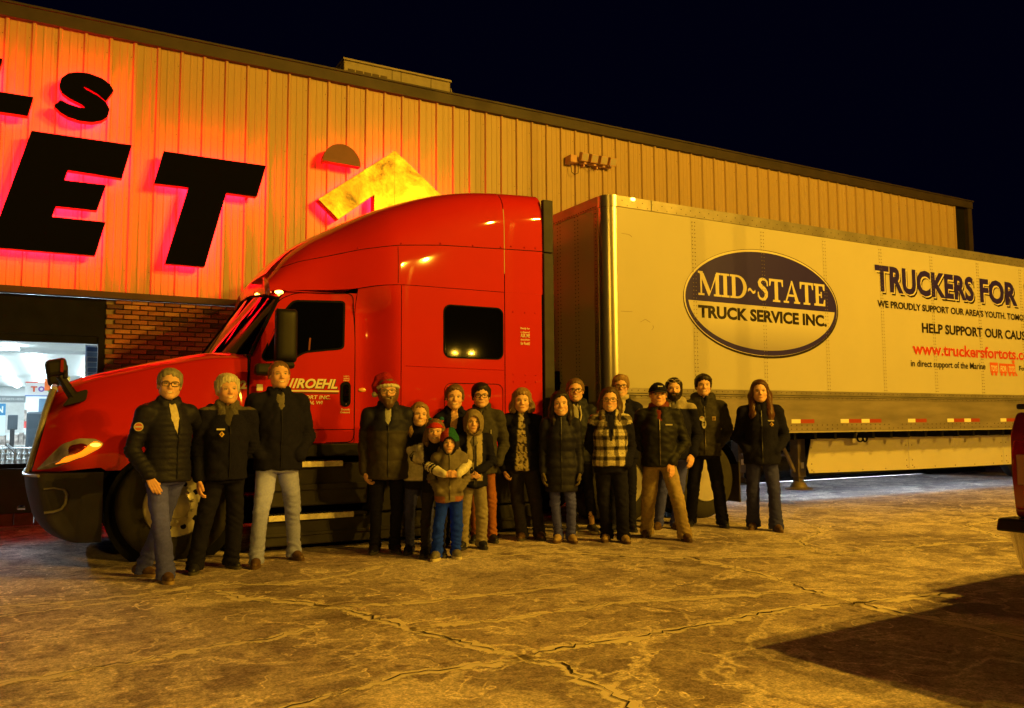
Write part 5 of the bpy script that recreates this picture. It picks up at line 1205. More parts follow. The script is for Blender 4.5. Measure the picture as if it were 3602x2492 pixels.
def person(i, X, Y, H, label, feet, yaw=None, sex='m', bulk=1., head=.243, hyaw=0., htilt=0., hpitch=0., jacket='black', jmat=None, jfn=None, jcol=None, hem=.47, quilt=None, vneck=None, shirt='cream', collar=.0, hood=False, sleeves=None,
           armL='side', armR='side', handL=True, handR=True, pants='black', pmat=None, pr=(1., 1., 1.), crop=0., shoe='black', sole='dgrey', skin=(.80, .50, .34), hair=('short', 'brown'), glasses=None, hat=None, beard=None, smile=1, lean=0., extras=None, belly=0., gloves=None, shoulders=1., hand_pose=None, zipper=True, hips=1., kneeb=0.):
    b = math.atan2(X, Y) * .92 if yaw is None else math.radians(yaw)
    root = empty('person', (X, Y, 0), -b, label=label, cat='person', group='people lined up in front of the truck')
    RI = rotz(b)
    def loc(wx, wy): q = RI @ V3(wx - X, wy - Y, 0); return q[:2]
    seed = i * 17 + 3; ch = H < 1.5
    sw = (.112 if sex == 'm' else .102) * H * shoulders; k = H / 1.75
    zs, zh = .80 * H, .515 * H
    A = loc(*feet[0]); B = loc(*feet[1])
    if A[0] > B[0]: A, B = B, A
    hipx = np.array([(A[0] + B[0]) * .25, (A[1] + B[1]) * .25]); ox, oy = hipx * .0
    out = {}
    def put(name, V, Q, m, col, parent=root, **kw):
        me = mesh_np(name, V, Q, m, col); return inst(name, me, parent, **kw)
    # ---- arms
    arms = {}
    for s, pose in ((-1, armL), (1, armR)):
        sh = V3(s * sw, 0.005, zs - .01 * k)
        if isinstance(pose, tuple): el, wr = V3(*pose[0]), V3(*pose[1])
        elif pose == 'side': el, wr = V3(s * (sw + .035 * k), .03, .622 * H), V3(s * (sw + .035 * k), -.04, .478 * H)
        elif pose == 'pocket': el, wr = V3(s * (sw + .072 * k), .06, .628 * H), V3(s * (sw - .035 * k), -.10 * k, .540 * H)
        elif pose == 'jpocket': el, wr = V3(s * (sw + .065 * k), .065, .62 * H), V3(s * (sw - .005 * k), -.075 * k, .507 * H)
        elif pose == 'back': el, wr = V3(s * (sw + .06 * k), .075, .63 * H), V3(s * .07, .15 * k, .53 * H)
        elif pose == 'front': el, wr = V3(s * (sw + .06 * k), -.02, .63 * H), V3(s * .055 * k, -.17 * k, .575 * H)
        arms[s] = (sh, el, wr)
    # ---- jacket
    bk = bulk; fem = sex != 'm'
    hz = hem * H
    if fem: za = [hz, .53 * H, .60 * H, .70 * H, .755 * H, .80 * H, .835 * H, .868 * H]; aa = [.168 * hips, .170 * hips, .148, .160, .148, .112, .070, .060]; bb = [.120, .120, .105, .132, .112, .090, .068, .062]
    else: za = [hz, .53 * H, .60 * H, .70 * H, .755 * H, .80 * H, .835 * H, .868 * H]; aa = [.178, .178, .172, .183, .170, .130, .078, .066]; bb = [.128, .130, .128, .136, .118, .094, .072, .066]
    if hem < .44: za = [hz, .44 * H] + za[1:]; aa = [aa[0] * .98, aa[0] * 1.02] + aa[1:]; bb = [bb[0], bb[0] * 1.02] + bb[1:]
    n_ = len(za); aa = [v * k * bk for v in aa]; bb = [v * k * bk for v in bb]; cy = [-.01 - (belly * .05 if j < n_ - 4 else 0) * k for j in range(n_)]
    bb = [v + (belly * .04 * k if j < n_ - 4 else 0) for j, v in enumerate(bb)]
    cy[-1] = cy[-2] = -.005
    q_ = None
    if quilt: q_ = lambda X_, Y_, Z_: .010 * (np.abs(np.sin(math.pi * Z_ / quilt)) ** .55 - .75) * np.clip((.84 * H - Z_) / .04, 0, 1)
    qs = (lambda t: .008 * (np.abs(np.sin(math.pi * t / quilt)) ** .55 - .75)) if quilt else None
    f = Field((-.62, -.46, hz - .05), (.62, .40, .93 * H), .0135 if not ch else .012)
    f.prof(za, aa, bb, None, cy, .03, q_)
    sr = (.068, .057, .047) if not fem else (.060, .050, .042); sr = [v * k * (bk * .5 + .5) for v in sr]
    if jfn == 'vest': pass
    for s in (-1, 1):
        sh, el, wr = arms[s]; f.cone((s * .042 * k, .018 * k, .836 * H), .046 * k, sh * V3(.93, 1, 1), sr[0] * .98, .045); f.cone(sh, sr[0], el, sr[1], .035, qs); f.cone(el, sr[1] * 1.04, wr, sr[2], .02, qs)
    if hood: f.chain([(-.085 * k, -.02, .845 * H), (-.095 * k, .05, .855 * H), (0, .105 * k, .850 * H), (.095 * k, .05, .855 * H), (.085 * k, -.02, .845 * H)], [.035 * k, .042 * k, .05 * k, .042 * k, .035 * k], .03)
    if collar:
        cp = [(-.072 * k, -.058 * k, .838 * H), (-.080 * k, -.015, .862 * H), (0, .065 * k, .872 * H), (.080 * k, -.015, .862 * H), (.072 * k, -.058 * k, .838 * H)] if vneck else [(-.05 * k, -.058 * k, .85 * H), (-.072 * k, -.01, .865 * H), (0, .065 * k, .872 * H), (.072 * k, -.01, .865 * H), (.05 * k, -.058 * k, .85 * H)]
        f.chain(cp, [.018 * k, collar * .9 * k, collar * k, collar * .9 * k, .018 * k], .015)
    f.ell((0, -.005, .885 * H), (.056 * k, .060 * k, .085 * k), .012, True)       # neck opening
    if vneck:
        for t in np.linspace(0, 1, 16): f.ell((0, -.13 * k * bk - .01 * belly, lerp(vneck * H, .855 * H, t)), (lerp(.006, .060, t ** .9) * k, .085 * k, .022 * k), .006, True)
    V, Q = f.mesh(); N = vnormals(V, Q)
    amp = .014 if not quilt else .007
    wr_ = vnoise(V * V3(1, 1, .55), 24, seed) * amp + np.abs(vnoise(V * V3(.7, .7, 1.2), 38, seed + 1)) * amp * 1.4 + vnoise(V, 85, seed + 12) * amp * .22
    for s in (-1, 1):                                  # folds at the elbows
        el = arms[s][1]; dd = np.exp(-((V - el) ** 2).sum(1) / .0085); ax = arms[s][2] - arms[s][0]; ax /= np.linalg.norm(ax); wr_ += dd * .007 * np.sin((V @ ax) * 190 + vnoise(V, 30, seed + 5) * 2)
    V = V + N * wr_[:, None]
    col = np.tile(C_(jacket), (len(V), 1))
    # which limb: distance to arm segments
    def segd(P, a, b_):
        ab = b_ - a; t = np.clip((P - a) @ ab / (ab @ ab), 0, 1); return np.linalg.norm(P - a - t[:, None] * ab, axis=1), t
    arm = {}
    for s in (-1, 1):
        d1, t1 = segd(V, arms[s][0], arms[s][1]); d2, t2 = segd(V, arms[s][1], arms[s][2]); arm[s] = (np.minimum(d1, d2) < .095 * k) & (np.abs(V[:, 0]) > sw * .86) | (d2 < sr[1] * 1.25), np.where(d1 < d2, t1 * .5, .5 + t2 * .5)
    if jcol: col = jcol(V, col, arm, H, k)
    if quilt: pass
    out['jacket'] = put('jacket', V, Q, jmat or CLO, col)
    JV = V
    def fy(x, z): m = (np.abs(JV[:, 0] - x) < .026) & (np.abs(JV[:, 2] - z) < .024); return JV[m, 1].min() if m.any() else -.14 * k
    if zipper:
        z0, z1 = hz + .02, (vneck or .84) * H - .01; P = [(0.0 if not isinstance(zipper, float) else zipper, fy(0 if not isinstance(zipper, float) else zipper, z) - .002, z) for z in np.linspace(z0, z1, 14)]
        MB().tube(P, .0045, 5).build('zipper', mat('zip_' + str(jacket) if isinstance(jacket, str) else 'zip_x', tuple(C_(jacket) * .5 + .008), .4, .4), root)
    if vneck or shirt:
        f = Field((-.16, -.20, .66 * H), (.16, .16, .90 * H), .010); j = [v * .80 for v in aa[-5:]]; jb = [v * .86 for v in bb[-5:]]
        f.prof([.66 * H, .72 * H, .78 * H, .83 * H, .862 * H], [.12 * k, .12 * k, .10 * k, .066 * k, .055 * k], [v * .90 for v in (bb[-5], bb[-5], bb[-4] * 1.02, bb[-3] * .9, .060 * k)], None, cy[-5:], .01)
        f.ell((0, -.01, .90 * H), (.05 * k, .055 * k, .075 * k), .01, True); f.ell((0, -.08 * k, .855 * H), (.022 * k, .035 * k, .05 * k), .008, True)
        v2, q2 = f.mesh(); put('shirt', v2, q2, CLO, np.tile(C_(shirt), (len(v2), 1)))
    # ---- trousers
    f = Field((-.45, -.34, .02), (.45, .34, .62 * H), .0135 if not ch else .012)
    wst = (.160 if not fem else .155 * hips) * k * bk
    f.prof([.455 * H, .50 * H, .56 * H, .60 * H], [wst * .92, wst * .93, wst * .90, wst * .84], [.106 * k * bk, .108 * k * bk, .100 * k * bk, .092 * k], None, [-.005] * 4, .03)
    feetp = []
    for s, P in ((-1, A), (1, B)):
        hp = V3(s * .078 * k * (bk * .5 + .5), 0, .495 * H); an = V3(P[0], P[1] + .02, .055 * k); kn = (hp + an) / 2 + V3(s * .012, -.025 - kneeb * (s > 0), .0)
        rr3 = (.077 * k * (bk * .6 + .4) * pr[0], .060 * k * pr[1], .050 * k * pr[2])
        f.cone(hp, rr3[0], kn, rr3[1] * 1.02, .03); f.cone(kn, rr3[1], an + V3(0, 0, crop), rr3[2], .015)
        if not crop: f.cone(an + V3(0, 0, .05), rr3[2], an + V3(0, .0, -.012), rr3[2] * 1.12, .02)
        feetp.append((s, P, kn, an))
    V, Q = f.mesh(); N = vnormals(V, Q)
    w2 = vnoise(V * V3(1, 1, .45), 26, seed + 7) * .009 + np.abs(vnoise(V * V3(.8, .8, 1.0), 44, seed + 13)) * .011
    for s, P, kn, an in feetp:
        dk = np.exp(-((V - kn) ** 2).sum(1) / .012); da = np.exp(-((V - an - V3(0, 0, .06)) ** 2).sum(1) / .010); w2 += (dk * .004 + da * .008) * np.sin(V[:, 2] * 120 + V[:, 0] * 60 * s + vnoise(V, 26, seed + 8) * 4.5)
    V = V + N * w2[:, None]; pc = np.tile(C_(pants), (len(V), 1))
    if pmat == 'denim':
        fd = np.exp(-((V[:, 1] + .09) / .06) ** 2) * np.exp(-((V[:, 2] - .36 * H) / (.13 * H)) ** 2); pc *= (1 + .55 * fd)[:, None]
    out['trousers'] = put('trousers', V, Q, DEN if pmat == 'denim' else CLO, pc)
    # ---- shoes
    for s, P, kn, an in feetp:
        to = V3(s * .30, -1, 0); to /= np.linalg.norm(to); sd = V3(-to[1], to[0], 0); c0 = V3(P[0], P[1], 0); L = .26 * k ** .7
        hl, toe = c0 - to * L * .32, c0 + to * L * .56
        f = Field(np.minimum(hl, toe) - .09, np.maximum(hl, toe) + V3(.09, .09, .16), .009)
        f.cone(hl + V3(0, 0, .05), .036, c0 + to * L * .2 + V3(0, 0, .045), .040, .02); f.cone(c0 + to * L * .2 + V3(0, 0, .042), .040, toe + V3(0, 0, .030) - to * .03, .030, .02); f.cone(hl + to * .03 + V3(0, 0, .06), .036, an + V3(0, 0, .03), .040, .03)
        Zg = f.all()[2]; f.cut(.018 - Zg)
        v2, q2 = f.mesh(); so = put('shoe', v2, q2, LEA, np.tile(C_(shoe), (len(v2), 1)))
        ol = []
        for a in np.linspace(0, 2 * math.pi, 25)[:-1]:
            u, w = math.cos(a), math.sin(a); p = c0 + to * (L * .12 + u * L * .50) + sd * w * (.043 + .007 * u) ; ol.append(p)
        mb = MB(); n = len(ol); mb.add([(p[0], p[1], z) for z in (.002, .026) for p in ol], [tuple(range(n))[::-1], tuple(range(n, 2 * n))] + [(a, (a + 1) % n, n + (a + 1) % n, n + a) for a in range(n)])
        mb.build('sole', mat('sole_' + (sole if isinstance(sole, str) else 'x'), tuple(C_(sole)), .8), so, True, angle=50)
        lc = MB()
        for j in range(3):
            p = c0 + to * (L * (.10 + .11 * j)) + V3(0, 0, .088 - .014 * j); lc.tube([p - sd * .026 - V3(0, 0, .012), p, p + sd * .026 - V3(0, 0, .012)], .004, 4)
        lc.build('laces', mat('laces', (.05, .035, .025), .8), so)
    # ---- body (head, neck, hands; thin core inside the clothes)
    S = head / .235; hc = V3(0 + lean, -.018 * k, H - .5 * head); R = rotz(math.radians(hyaw)) @ roty(math.radians(htilt)) @ rotx(math.radians(hpitch))
    fem_ = 1 if fem else 0; kid = 1 if ch else 0
    jw = 1 - .07 * fem_ - .02 * kid
    def head_field(h, lo=(-.115, -.145, -.235), hi=(.115, .135, .14)):
        f = Field(lo, hi, h)
        f.ell((0, .014, .036), (.0755, .0945, .0835), .02); f.ell((0, -.016, -.012), (.066 * jw, .082, .088), .02)
        f.ell((0, -.034, -.052), (.054 * jw, .056, .058), .025); f.cone((-.050 * jw, -.01, -.062), .020, (-.014, -.066, -.096), .017, .03); f.cone((.050 * jw, -.01, -.062), .020, (.014, -.066, -.096), .017, .03)
        f.ell((0, -.072, -.094), (.020, .020, .017), .02)
        for s in (-1, 1):
            f.ell((s * .040, -.060, -.028), (.024, .026, .026), .02); f.cone((s * .012, -.086, .024), .010, (s * .048, -.066, .020), .010, .018)
        f.cone((0, -.088, .010), .0085, (0, -.107, -.026), .0105, .012); f.ell((0, -.104, -.030), (.0125, .013, .010), .006)
        for s in (-1, 1): f.ell((s * .0125, -.096, -.032), (.0075, .010, .007), .006); f.ell((s * .032, -.106, .004), (.017, .020, .0095), .010, True)
        f.ell((0, -.086, -.060), (.026, .012, .008), .008); f.ell((0, -.085, -.070), (.022, .012, .007), .008)
        for s in (-1, 1):
            f.ell((s * .031, -.083, .003), (.0125, .0105, .0085), .004); f.ell((s * .078, .012, -.006), (.009, .020, .032), .008)
        f.cone((0, .022, -.06), .055, (0, .030, -.235), .052 if not fem else .046, .03)
        return f
    f = head_field(.0047); V, Q = f.mesh()
    sk = np.array(skin); col = np.tile(sk, (len(V), 1)); x, y, z = V[:, 0], V[:, 1], V[:, 2]; ax = np.abs(x); fr = y < -.05
    def blend(m, c): col[:] = col * (1 - m[:, None]) + np.array(c) * m[:, None]
    ss = lambda v, a, b_: np.clip((v - a) / (b_ - a), 0, 1)
    blend(.35 * np.exp(-((ax - .038) / .016) ** 2 - ((z + .032) / .017) ** 2) * fr, sk * V3(1.12, .72, .66)); blend(.3 * np.exp(-(x / .014) ** 2 - ((z + .03) / .014) ** 2) * fr, sk * V3(1.1, .7, .65))
    ex = (ax - .032) / .0145; ez = (z - .003 - (.002 if smile else 0)) / .0052; em = ss(1 - ex ** 2 - ez ** 2, -.25, .35) * (y < -.06)
    blend(em, (.42, .38, .34)); im = ss(1 - ((ax - .031) / .0062) ** 2 - ((z - .003) / .0062) ** 2, -.2, .4) * em; blend(im, (.02, .014, .010))
    lid = ss(1 - ((ax - .032) / .018) ** 2 - ((z - .0105) / .0032) ** 2, -.1, .5) * (y < -.055); blend(lid * (.85 if fem else .6), (.03, .02, .015))
    hcol = C_({'brown': (.07, .038, .018), 'dark': (.018, .011, .008), 'grey': (.25, .235, .21), 'white': (.62, .58, .48), 'lbrown': (.17, .10, .05), 'blonde': (.36, .235, .105), 'dblonde': (.27, .165, .07), 'auburn': (.09, .034, .016), 'buzz': (.16, .09, .05)}.get(hair[1], hair[1]))
    br = ss(1 - ((ax - .033) / .020) ** 2 - ((z - .0245 - .10 * (.033 - ax) * 0 + .9 * np.maximum(0, ax - .04) ** 1.2) / .0042) ** 2, -.1, .5) * (y < -.055); blend(br * .8, hcol * .5 if hair[1] not in ('white', 'grey') else hcol * .7)
    ms = .30 * (1 if smile else .0); mz = z + .0665 - ms * x ** 2 * 30
    lp_ = ss(1 - (x / .026) ** 2 - (mz / .0085) ** 2, -.1, .4) * (y < -.06); blend(lp_ * (.8 if fem else .55), sk * V3(.98, .48, .45))
    if smile > 1:
        blend(.9 * ss(1 - (x / .027) ** 2 - (mz / .0070) ** 2, -.1, .4) * (y < -.06), sk * V3(.30, .16, .14)); tm = ss(1 - (x / .019) ** 2 - ((mz - .0005) / .0042) ** 2, -.1, .4) * (y < -.06); blend(tm, (.95, .90, .80))
    else: tm = ss(1 - (x / .027) ** 2 - (mz / .0026) ** 2, -.3, .4) * (y < -.06); blend(tm * .85, sk * .2)
    if beard == 'stubble': blend(.45 * ss(-z, .045, .075) * (y < .0), hcol * .8 + sk * .15)
    HW = np.array([1.055 + .02 * (bulk > 1.1), 1., 1.]); Vh = (R @ (V * (S * HW)).T).T + hc; BV = [Vh]; BQ = [Q]; BC = [col]; nb_ = len(Vh)
    hk = k ** .8 * (.95 if not fem else .88)
    for s, show in ((-1, handL), (1, handR)):
        if not show: continue
        sh, el, wr = arms[s]; dr = wr - el; dr /= np.linalg.norm(dr)
        hpz = (hand_pose or {}).get(s)
        if hpz: d, n, t, cu = V3(*hpz[0]), V3(*hpz[1]), V3(*hpz[2]), hpz[3]
        else: d, n, t, cu = V3(dr[0] * .5, dr[1] * .5 - .02, -1), V3(-s, .15, 0), V3(-s * .15, -1, 0), .42
        if gloves: pass
        C = hand_cones(wr + dr * .015, d, n, t, hk * (1.0 if not gloves else 1.08), cu); P = np.array([c[0] for c in C] + [c[2] for c in C])
        f = Field(P.min(0) - .03, P.max(0) + .03, .0052)
        for c in C: f.cone(*c, k=.006)
        f.cone(wr - dr * .06, .028 * hk, wr + dr * .02, .026 * hk, .01)
        v2, q2 = f.mesh()
        if gloves: put('glove', v2, q2, FLE, np.tile(C_(gloves), (len(v2), 1)))
        else: BV.append(v2); BQ.append(q2 + nb_); BC.append(np.tile(sk * V3(1.0, .93, .92), (len(v2), 1))); nb_ += len(v2)
    f = Field((-.55, -.34, .04), (.55, .30, .86 * H), .03); f.cone((0, .0, .50 * H), .085 * k, (0, 0, .76 * H), .085 * k, .03); f.cone((0, .005, .76 * H), .07 * k, (0, .01, .86 * H), .045 * k, .03)
    for s in (-1, 1):
        sh, el, wr = arms[s]; f.cone((0, 0, .77 * H), .05 * k, sh, .04 * k, .03); f.cone(sh, .036 * k, el, .034 * k, .02); f.cone(el, .034 * k, wr, .034 * k, .02)
    for s, P, kn, an in feetp: f.cone((s * .078 * k, 0, .495 * H), .05 * k, kn, .04 * k, .03); f.cone(kn, .04 * k, an + V3(0, 0, 0), .036 * k, .02)
    v2, q2 = f.mesh(); BV.append(v2); BQ.append(q2 + nb_); BC.append(np.tile(sk, (len(v2), 1)))
    body = put('body', np.concatenate(BV), np.concatenate(BQ), SKIN, np.concatenate(BC))
    # ---- hair
    def place(V): return (R @ (V * (S * HW)).T).T + hc
    st = hair[0]
    if st != 'none':
        T = {'short': .011, 'buzz': .004, 'thick': .017, 'up': .010, 'long': .013, 'mid': .016, 'swept': .012}[st]
        long = st in ('long', 'mid'); Ln = hair[2] if len(hair) > 2 else .0
        f = head_field(.0062, (-.16, -.16, -.235 - max(0, Ln - .14)) if long else (-.125, -.145, -.16), (.16, .16, .20 if st == 'swept' else .155))
        Xg, Yg, Zg = f.all(); D0 = f.D.copy()
        hl = {'short': ((-.10, -.07, -.045, -.03, .005, .04, .10), (.080, .072, .046, -.012, -.016, -.055, -.075)), 'buzz': ((-.10, -.07, -.045, -.03, .005, .04, .10), (.080, .074, .048, -.006, -.006, -.05, -.07)), 'thick': ((-.10, -.07, -.045, -.03, .005, .04, .10), (.066, .060, .036, -.016, -.022, -.06, -.08)),
              'up': ((-.10, -.07, -.045, -.03, .02, .10), (.080, .070, .040, .008, -.03, -.06)), 'swept': ((-.10, -.07, -.045, -.03, .02, .10), (.078, .068, .034, -.004, -.03, -.06)), 'long': ((-.10, -.07, -.045, -.02, .0, .10), (.082, .074, .040, -.03, -.10, -.14)), 'mid': ((-.10, -.07, -.045, -.02, .0, .10), (.066, .060, .034, -.04, -.10, -.13))}[st]
        f.D = D0 - (.0035 + T * np.clip(.30 + 9 * Zg, .22, 1.2) * np.clip((Zg - np.interp(Yg, hl[0], hl[1])) / .04, 0, 1) ** .7)
        part = .012 * np.exp(-((Xg - .02) / .03) ** 2) if long or st == 'up' else 0
        cutf = np.interp(Yg, hl[0], hl[1]) + part + .007 * np.sin(Xg * 210 + seed) + .006 * np.sin(Xg * 95 + seed * 2) + .10 * Xg * (1 if seed % 2 else -1) * (Yg < -.03) - Zg
        f.D = np.maximum(f.D, cutf * .8); f.ell((0, .03, -.17), (.058, .05, .11), .01, True) if not long else None
        if long:
            g = np.random.default_rng(seed + 4)
            e = -Ln
            for s in (-1, 1):
                fw_ = hair[3] if len(hair) > 3 else .03
                f.chain([(s * .060, -.02, .055), (s * .081, -.012, -.01), (s * .084, -.008, -.09), (s * .080, -.045 * (fw_ / .03), lerp(-.09, e, .55)), (s * .076, -.062 * (fw_ / .03), e)], [.012, .015, .019 + .012 * (Ln > .35), .022 + .022 * (Ln > .35), .010 + .01 * (Ln > .35)], .02)
                f.chain([(s * .05, .05, .05), (s * .085, .03, -.04), (s * .088, .02, lerp(-.04, e, .6)), (s * .07, .02, e * .95)], [.03, .033, .036, .02], .03)
            f.chain([(0, .08, .03), (0, .10, -.06), (0, .10, lerp(-.06, e, .6)), (0, .09, e)], [.05, .05, .055, .035], .04)
        if st == 'up': f.ell((.0, .085, .075), (.036, .034, .034), .02)
        if st == 'swept': f.chain([(-.05, -.06, .082), (.0, -.052, .104), (.05, -.02, .098)], [.020, .026, .022], .03)
        v2, q2 = f.mesh(); n2 = vnormals(v2, q2); ang = np.arctan2(v2[:, 0], v2[:, 1] + .0)
        stv = np.sin(ang * 46 + vnoise(v2, 18, seed) * 3.0) * .5 + np.sin(ang * 97 + vnoise(v2, 25, seed + 2) * 4) * .5
        amp = .0028 if st != 'buzz' else .0008
        v2 = v2 + n2 * (stv * amp + vnoise(v2, 55, seed + 9) * amp * 2.2)[:, None]
        hcv = hcol[None] * (1 + .30 * stv[:, None] + .25 * vnoise(v2, 30, seed + 3)[:, None])
        ho = put('hair', place(v2), q2, HAIR, np.clip(hcv, 0, 1))
        if long:                          # loose strands break the outline
            g = np.random.default_rng(seed + 11); mb = MB(); ns = 46 if long else 26
            for _ in range(ns):
                a = g.uniform(-math.pi, math.pi); 
                if long:
                    x0 = math.sin(a) * .078; y0 = .02 + math.cos(a) * .075
                    if y0 < -.02 and abs(x0) < .06: continue
                    L0 = -Ln * g.uniform(.75, 1.06); pts = [(x0 * .95, y0, .05), (x0 * 1.32, y0 * 1.0, -.05), (x0 * 1.36 + g.normal() * .008, y0 - .02, lerp(-.05, L0, .5)), (x0 * 1.25 + g.normal() * .02, y0 - .035 + g.normal() * .012, L0)]; rs = [.003, .0035, .003, .0012]
                else:
                    ph = g.uniform(.15, 1.25); r_ = .078 * math.cos(ph); p0 = V3(math.sin(a) * r_, .012 + math.cos(a) * r_ * 1.22, .038 + .088 * math.sin(ph))
                    if p0[1] < -.05 and p0[2] < .07: continue
                    dr = V3(.6 * g.normal() * .02, -.018 * g.uniform(-.3, 1), .008); nn = p0 - V3(0, .012, .03); nn /= np.linalg.norm(nn); p0 = p0 + nn * T * .75; pts = [p0 - nn * .004, p0 + dr + nn * .001, p0 + dr * 2 - nn * .002]; rs = [.003, .003, .001]
                P = place(np.array(pts)); mb.tube([tuple(p) for p in P], rs, 4)
            o = mb.build('strands', HAIR, ho, True); me = o.data; a_ = me.attributes.new('Col', 'FLOAT_COLOR', 'POINT'); cc = np.ones((len(me.vertices), 4), np.float32); cc[:, :3] = hcol * 1.1; a_.data.foreach_set('color', cc.ravel()); o['kind'] = 'stuff'
    if beard and beard != 'stubble':
        ln, cb = beard; f = head_field(.0062, (-.12, -.15, -.26), (.12, .1, .06)); Xg, Yg, Zg = f.all()
        f.D -= .009
        if ln: f.chain([(0, -.075, -.08), (0, -.085, -.115), (0, -.078, -.115 - ln)], [.042, .040, .014], .02)
        up_ = np.interp(np.abs(Xg), (0, .03, .05, .075), (-.046, -.046, -.042, .0)); f.D = np.maximum(f.D, (Zg - up_)); f.D = np.maximum(f.D, (Yg - .005)); f.ell((0, -.105, -.0655), (.021, .030, .0075), .004, True); f.D = np.maximum(f.D, -.135 - ln - Zg)
        v2, q2 = f.mesh(); n2 = vnormals(v2, q2); v2 = v2 + n2 * (vnoise(v2 * V3(1.5, 1.5, .4), 220, seed) * .004)[:, None]; cb = np.array(cb); put('beard', place(v2), q2, HAIR, np.clip(cb * (1 + .4 * vnoise(v2 * V3(1.5, 1.5, .3), 260, seed + 2)[:, None]), 0, 1))
    if glasses:
        mb = MB(); 
        for s in (-1, 1):
            w_, h_ = .0255, .0175; c = (s * .0325, .001); P = rrect(c[0] - w_, c[0] + w_, c[1] - h_, c[1] + h_, .010, 3)
            mb.tube([tuple(place(np.array([[px, -.108 + .55 * max(0, abs(px) - .03), pz]]))[0]) for px, pz in P], .0026 * S, 5, True)
            mb.tube([tuple(p) for p in place(np.array([[s * .057, -.094, .006], [s * .078, -.03, .006], [s * .082, .02, .004]]))], .0022 * S, 5)
        mb.tube([tuple(p) for p in place(np.array([[-.009, -.108, .004], [0, -.111, .006], [.009, -.108, .004]]))], .0024 * S, 5)
        mb.build('glasses', mat('glasses_' + glasses, tuple({'dark': (.012, .009, .008), 'brown': (.06, .03, .015), 'metal': (.25, .2, .13)}[glasses]), .3), root, True)
    if hat: hat(root, place, S, head_field, put, seed)
    if extras: extras(dict(root=root, H=H, k=k, V=out['jacket'].data, fy=fy, place=place, S=S, arms=arms, put=put, loc=loc, sw=sw, seed=seed, R=R, hc=hc))
    return root
# ------------------------------------------------------------------ hats, badges and patterns
def shell_hat(name, thick, cutfn, colfn, m=CLO, ext=None, h=.0062):
    def f_(root, place, S, head_field, put, seed):
        f = head_field(h, (-.15, -.17, -.25), (.15, .17, .24)); Xg, Yg, Zg = f.all(); f.D -= thick
        if ext: ext(f)
        f.D = np.maximum(f.D, cutfn(Xg, Yg, Zg)); v, q = f.mesh(); n = vnormals(v, q); v2 = v + n * (vnoise(v, 60, seed) * .003)[:, None]
        put(name, place(v2), q, m, colfn(v))
    return f_
def santa(root, place, S, head_field, put, seed):
    line = lambda X, Y: .046 + .22 * (Y + .08) * -.35
    f = head_field(.0062, (-.16, -.17, -.14), (.15, .17, .2)); Xg, Yg, Zg = f.all(); f.D -= .014
    f.chain([(.0, .02, .07), (-.02, .03, .135), (-.07, .035, .125), (-.105, .03, .06), (-.112, .02, .0)], [.085, .05, .038, .03, .022], .03)
    f.D = np.maximum(f.D, np.where(Xg < -.09, -.02 - Zg, .052 - .30 * np.maximum(Yg + .02, 0) - Zg)); v, q = f.mesh(); n = vnormals(v, q); v = v + n * (vnoise(v, 50, seed) * .004)[:, None]
    put('santa_hat', place(v), q, FLE, np.tile(C_((.34, .018, .014)), (len(v), 1)))
    f = Field((-.13, -.16, -.05), (.13, .16, .12), .006); P = [(.088 * math.sin(a), .012 - .107 * math.cos(a), .055 - .018 * (1 - math.cos(a))) for a in np.linspace(0, 2 * math.pi, 17)]; f.chain(P, [.017] * 17, .006); v, q = f.mesh(); v = v + vnormals(v, q) * (vnoise(v, 160, seed) * .0025)[:, None]
    put('hat_band', place(v), q, FLE, np.tile(C_((.66, .62, .50)), (len(v), 1)))
    f = Field((-.16, -.04, -.06), (-.07, .07, .03), .006); f.ell((-.114, .015, -.018), (.029, .029, .029)); v, q = f.mesh(); v = v + vnormals(v, q) * (vnoise(v, 150, seed) * .004)[:, None]; put('pompom', place(v), q, FLE, np.tile(C_((.66, .62, .50)), (len(v), 1)))
def ball_cap(root, place, S, head_field, put, seed):
    f = head_field(.006, (-.12, -.16, -.06), (.12, .15, .16)); Xg, Yg, Zg = f.all(); f.D -= .012; f.D = np.maximum(f.D, .040 - .12 * (Yg + .08) - Zg); v, q = f.mesh(); o = put('cap', place(v), q, CLO, np.tile(C_('black'), (len(v), 1)))
    mb = MB(); 
    def br(u, w): a = (u - .5) * 2.2; r = lerp(.085, .158, w); return tuple(place(np.array([[math.sin(a) * lerp(.088, .082, w), .0 - math.cos(a) * r - .012 * w, .047 - .020 * w - .018 * (2 * u - 1) ** 2]]))[0])
    mb.grid(br, 14, 5); o2 = mb.build('brim', mat('cap_brim', tuple(C_('black')), .7), root, True); sm = o2.modifiers.new('solid', 'SOLIDIFY'); sm.thickness = .004
    P = place(np.array([[-.012, -.108, .092], [.038, -.100, .092], [.038, -.103, .079], [-.012, -.111, .079]])); MB().add([tuple(p) for p in P], [(0, 1, 2, 3)]).build('cap_logo', mat('logo_pale', (.45, .42, .36), .6), root)
beanie = shell_hat('beanie', .013, lambda X, Y, Z: .030 - .25 * np.maximum(Y, -.05) - Z, lambda v: np.where((v[:, 2] > .12)[:, None] | (v[:, 1] > .09)[:, None], C_((.02, .10, .16)), C_((.50, .035, .02))), FLE, ext=lambda f: (f.ell((.06, .03, .13), (.03, .03, .03)), f.ell((-.05, .02, .125), (.022, .022, .026))))
def elf_ext(f): f.chain([(0, .02, .075), (.01, .03, .105), (.03, .045, .135)], [.085, .05, .014], .03); f.cone((0, .03, -.06), .085, (0, .04, -.13), .075, .03)
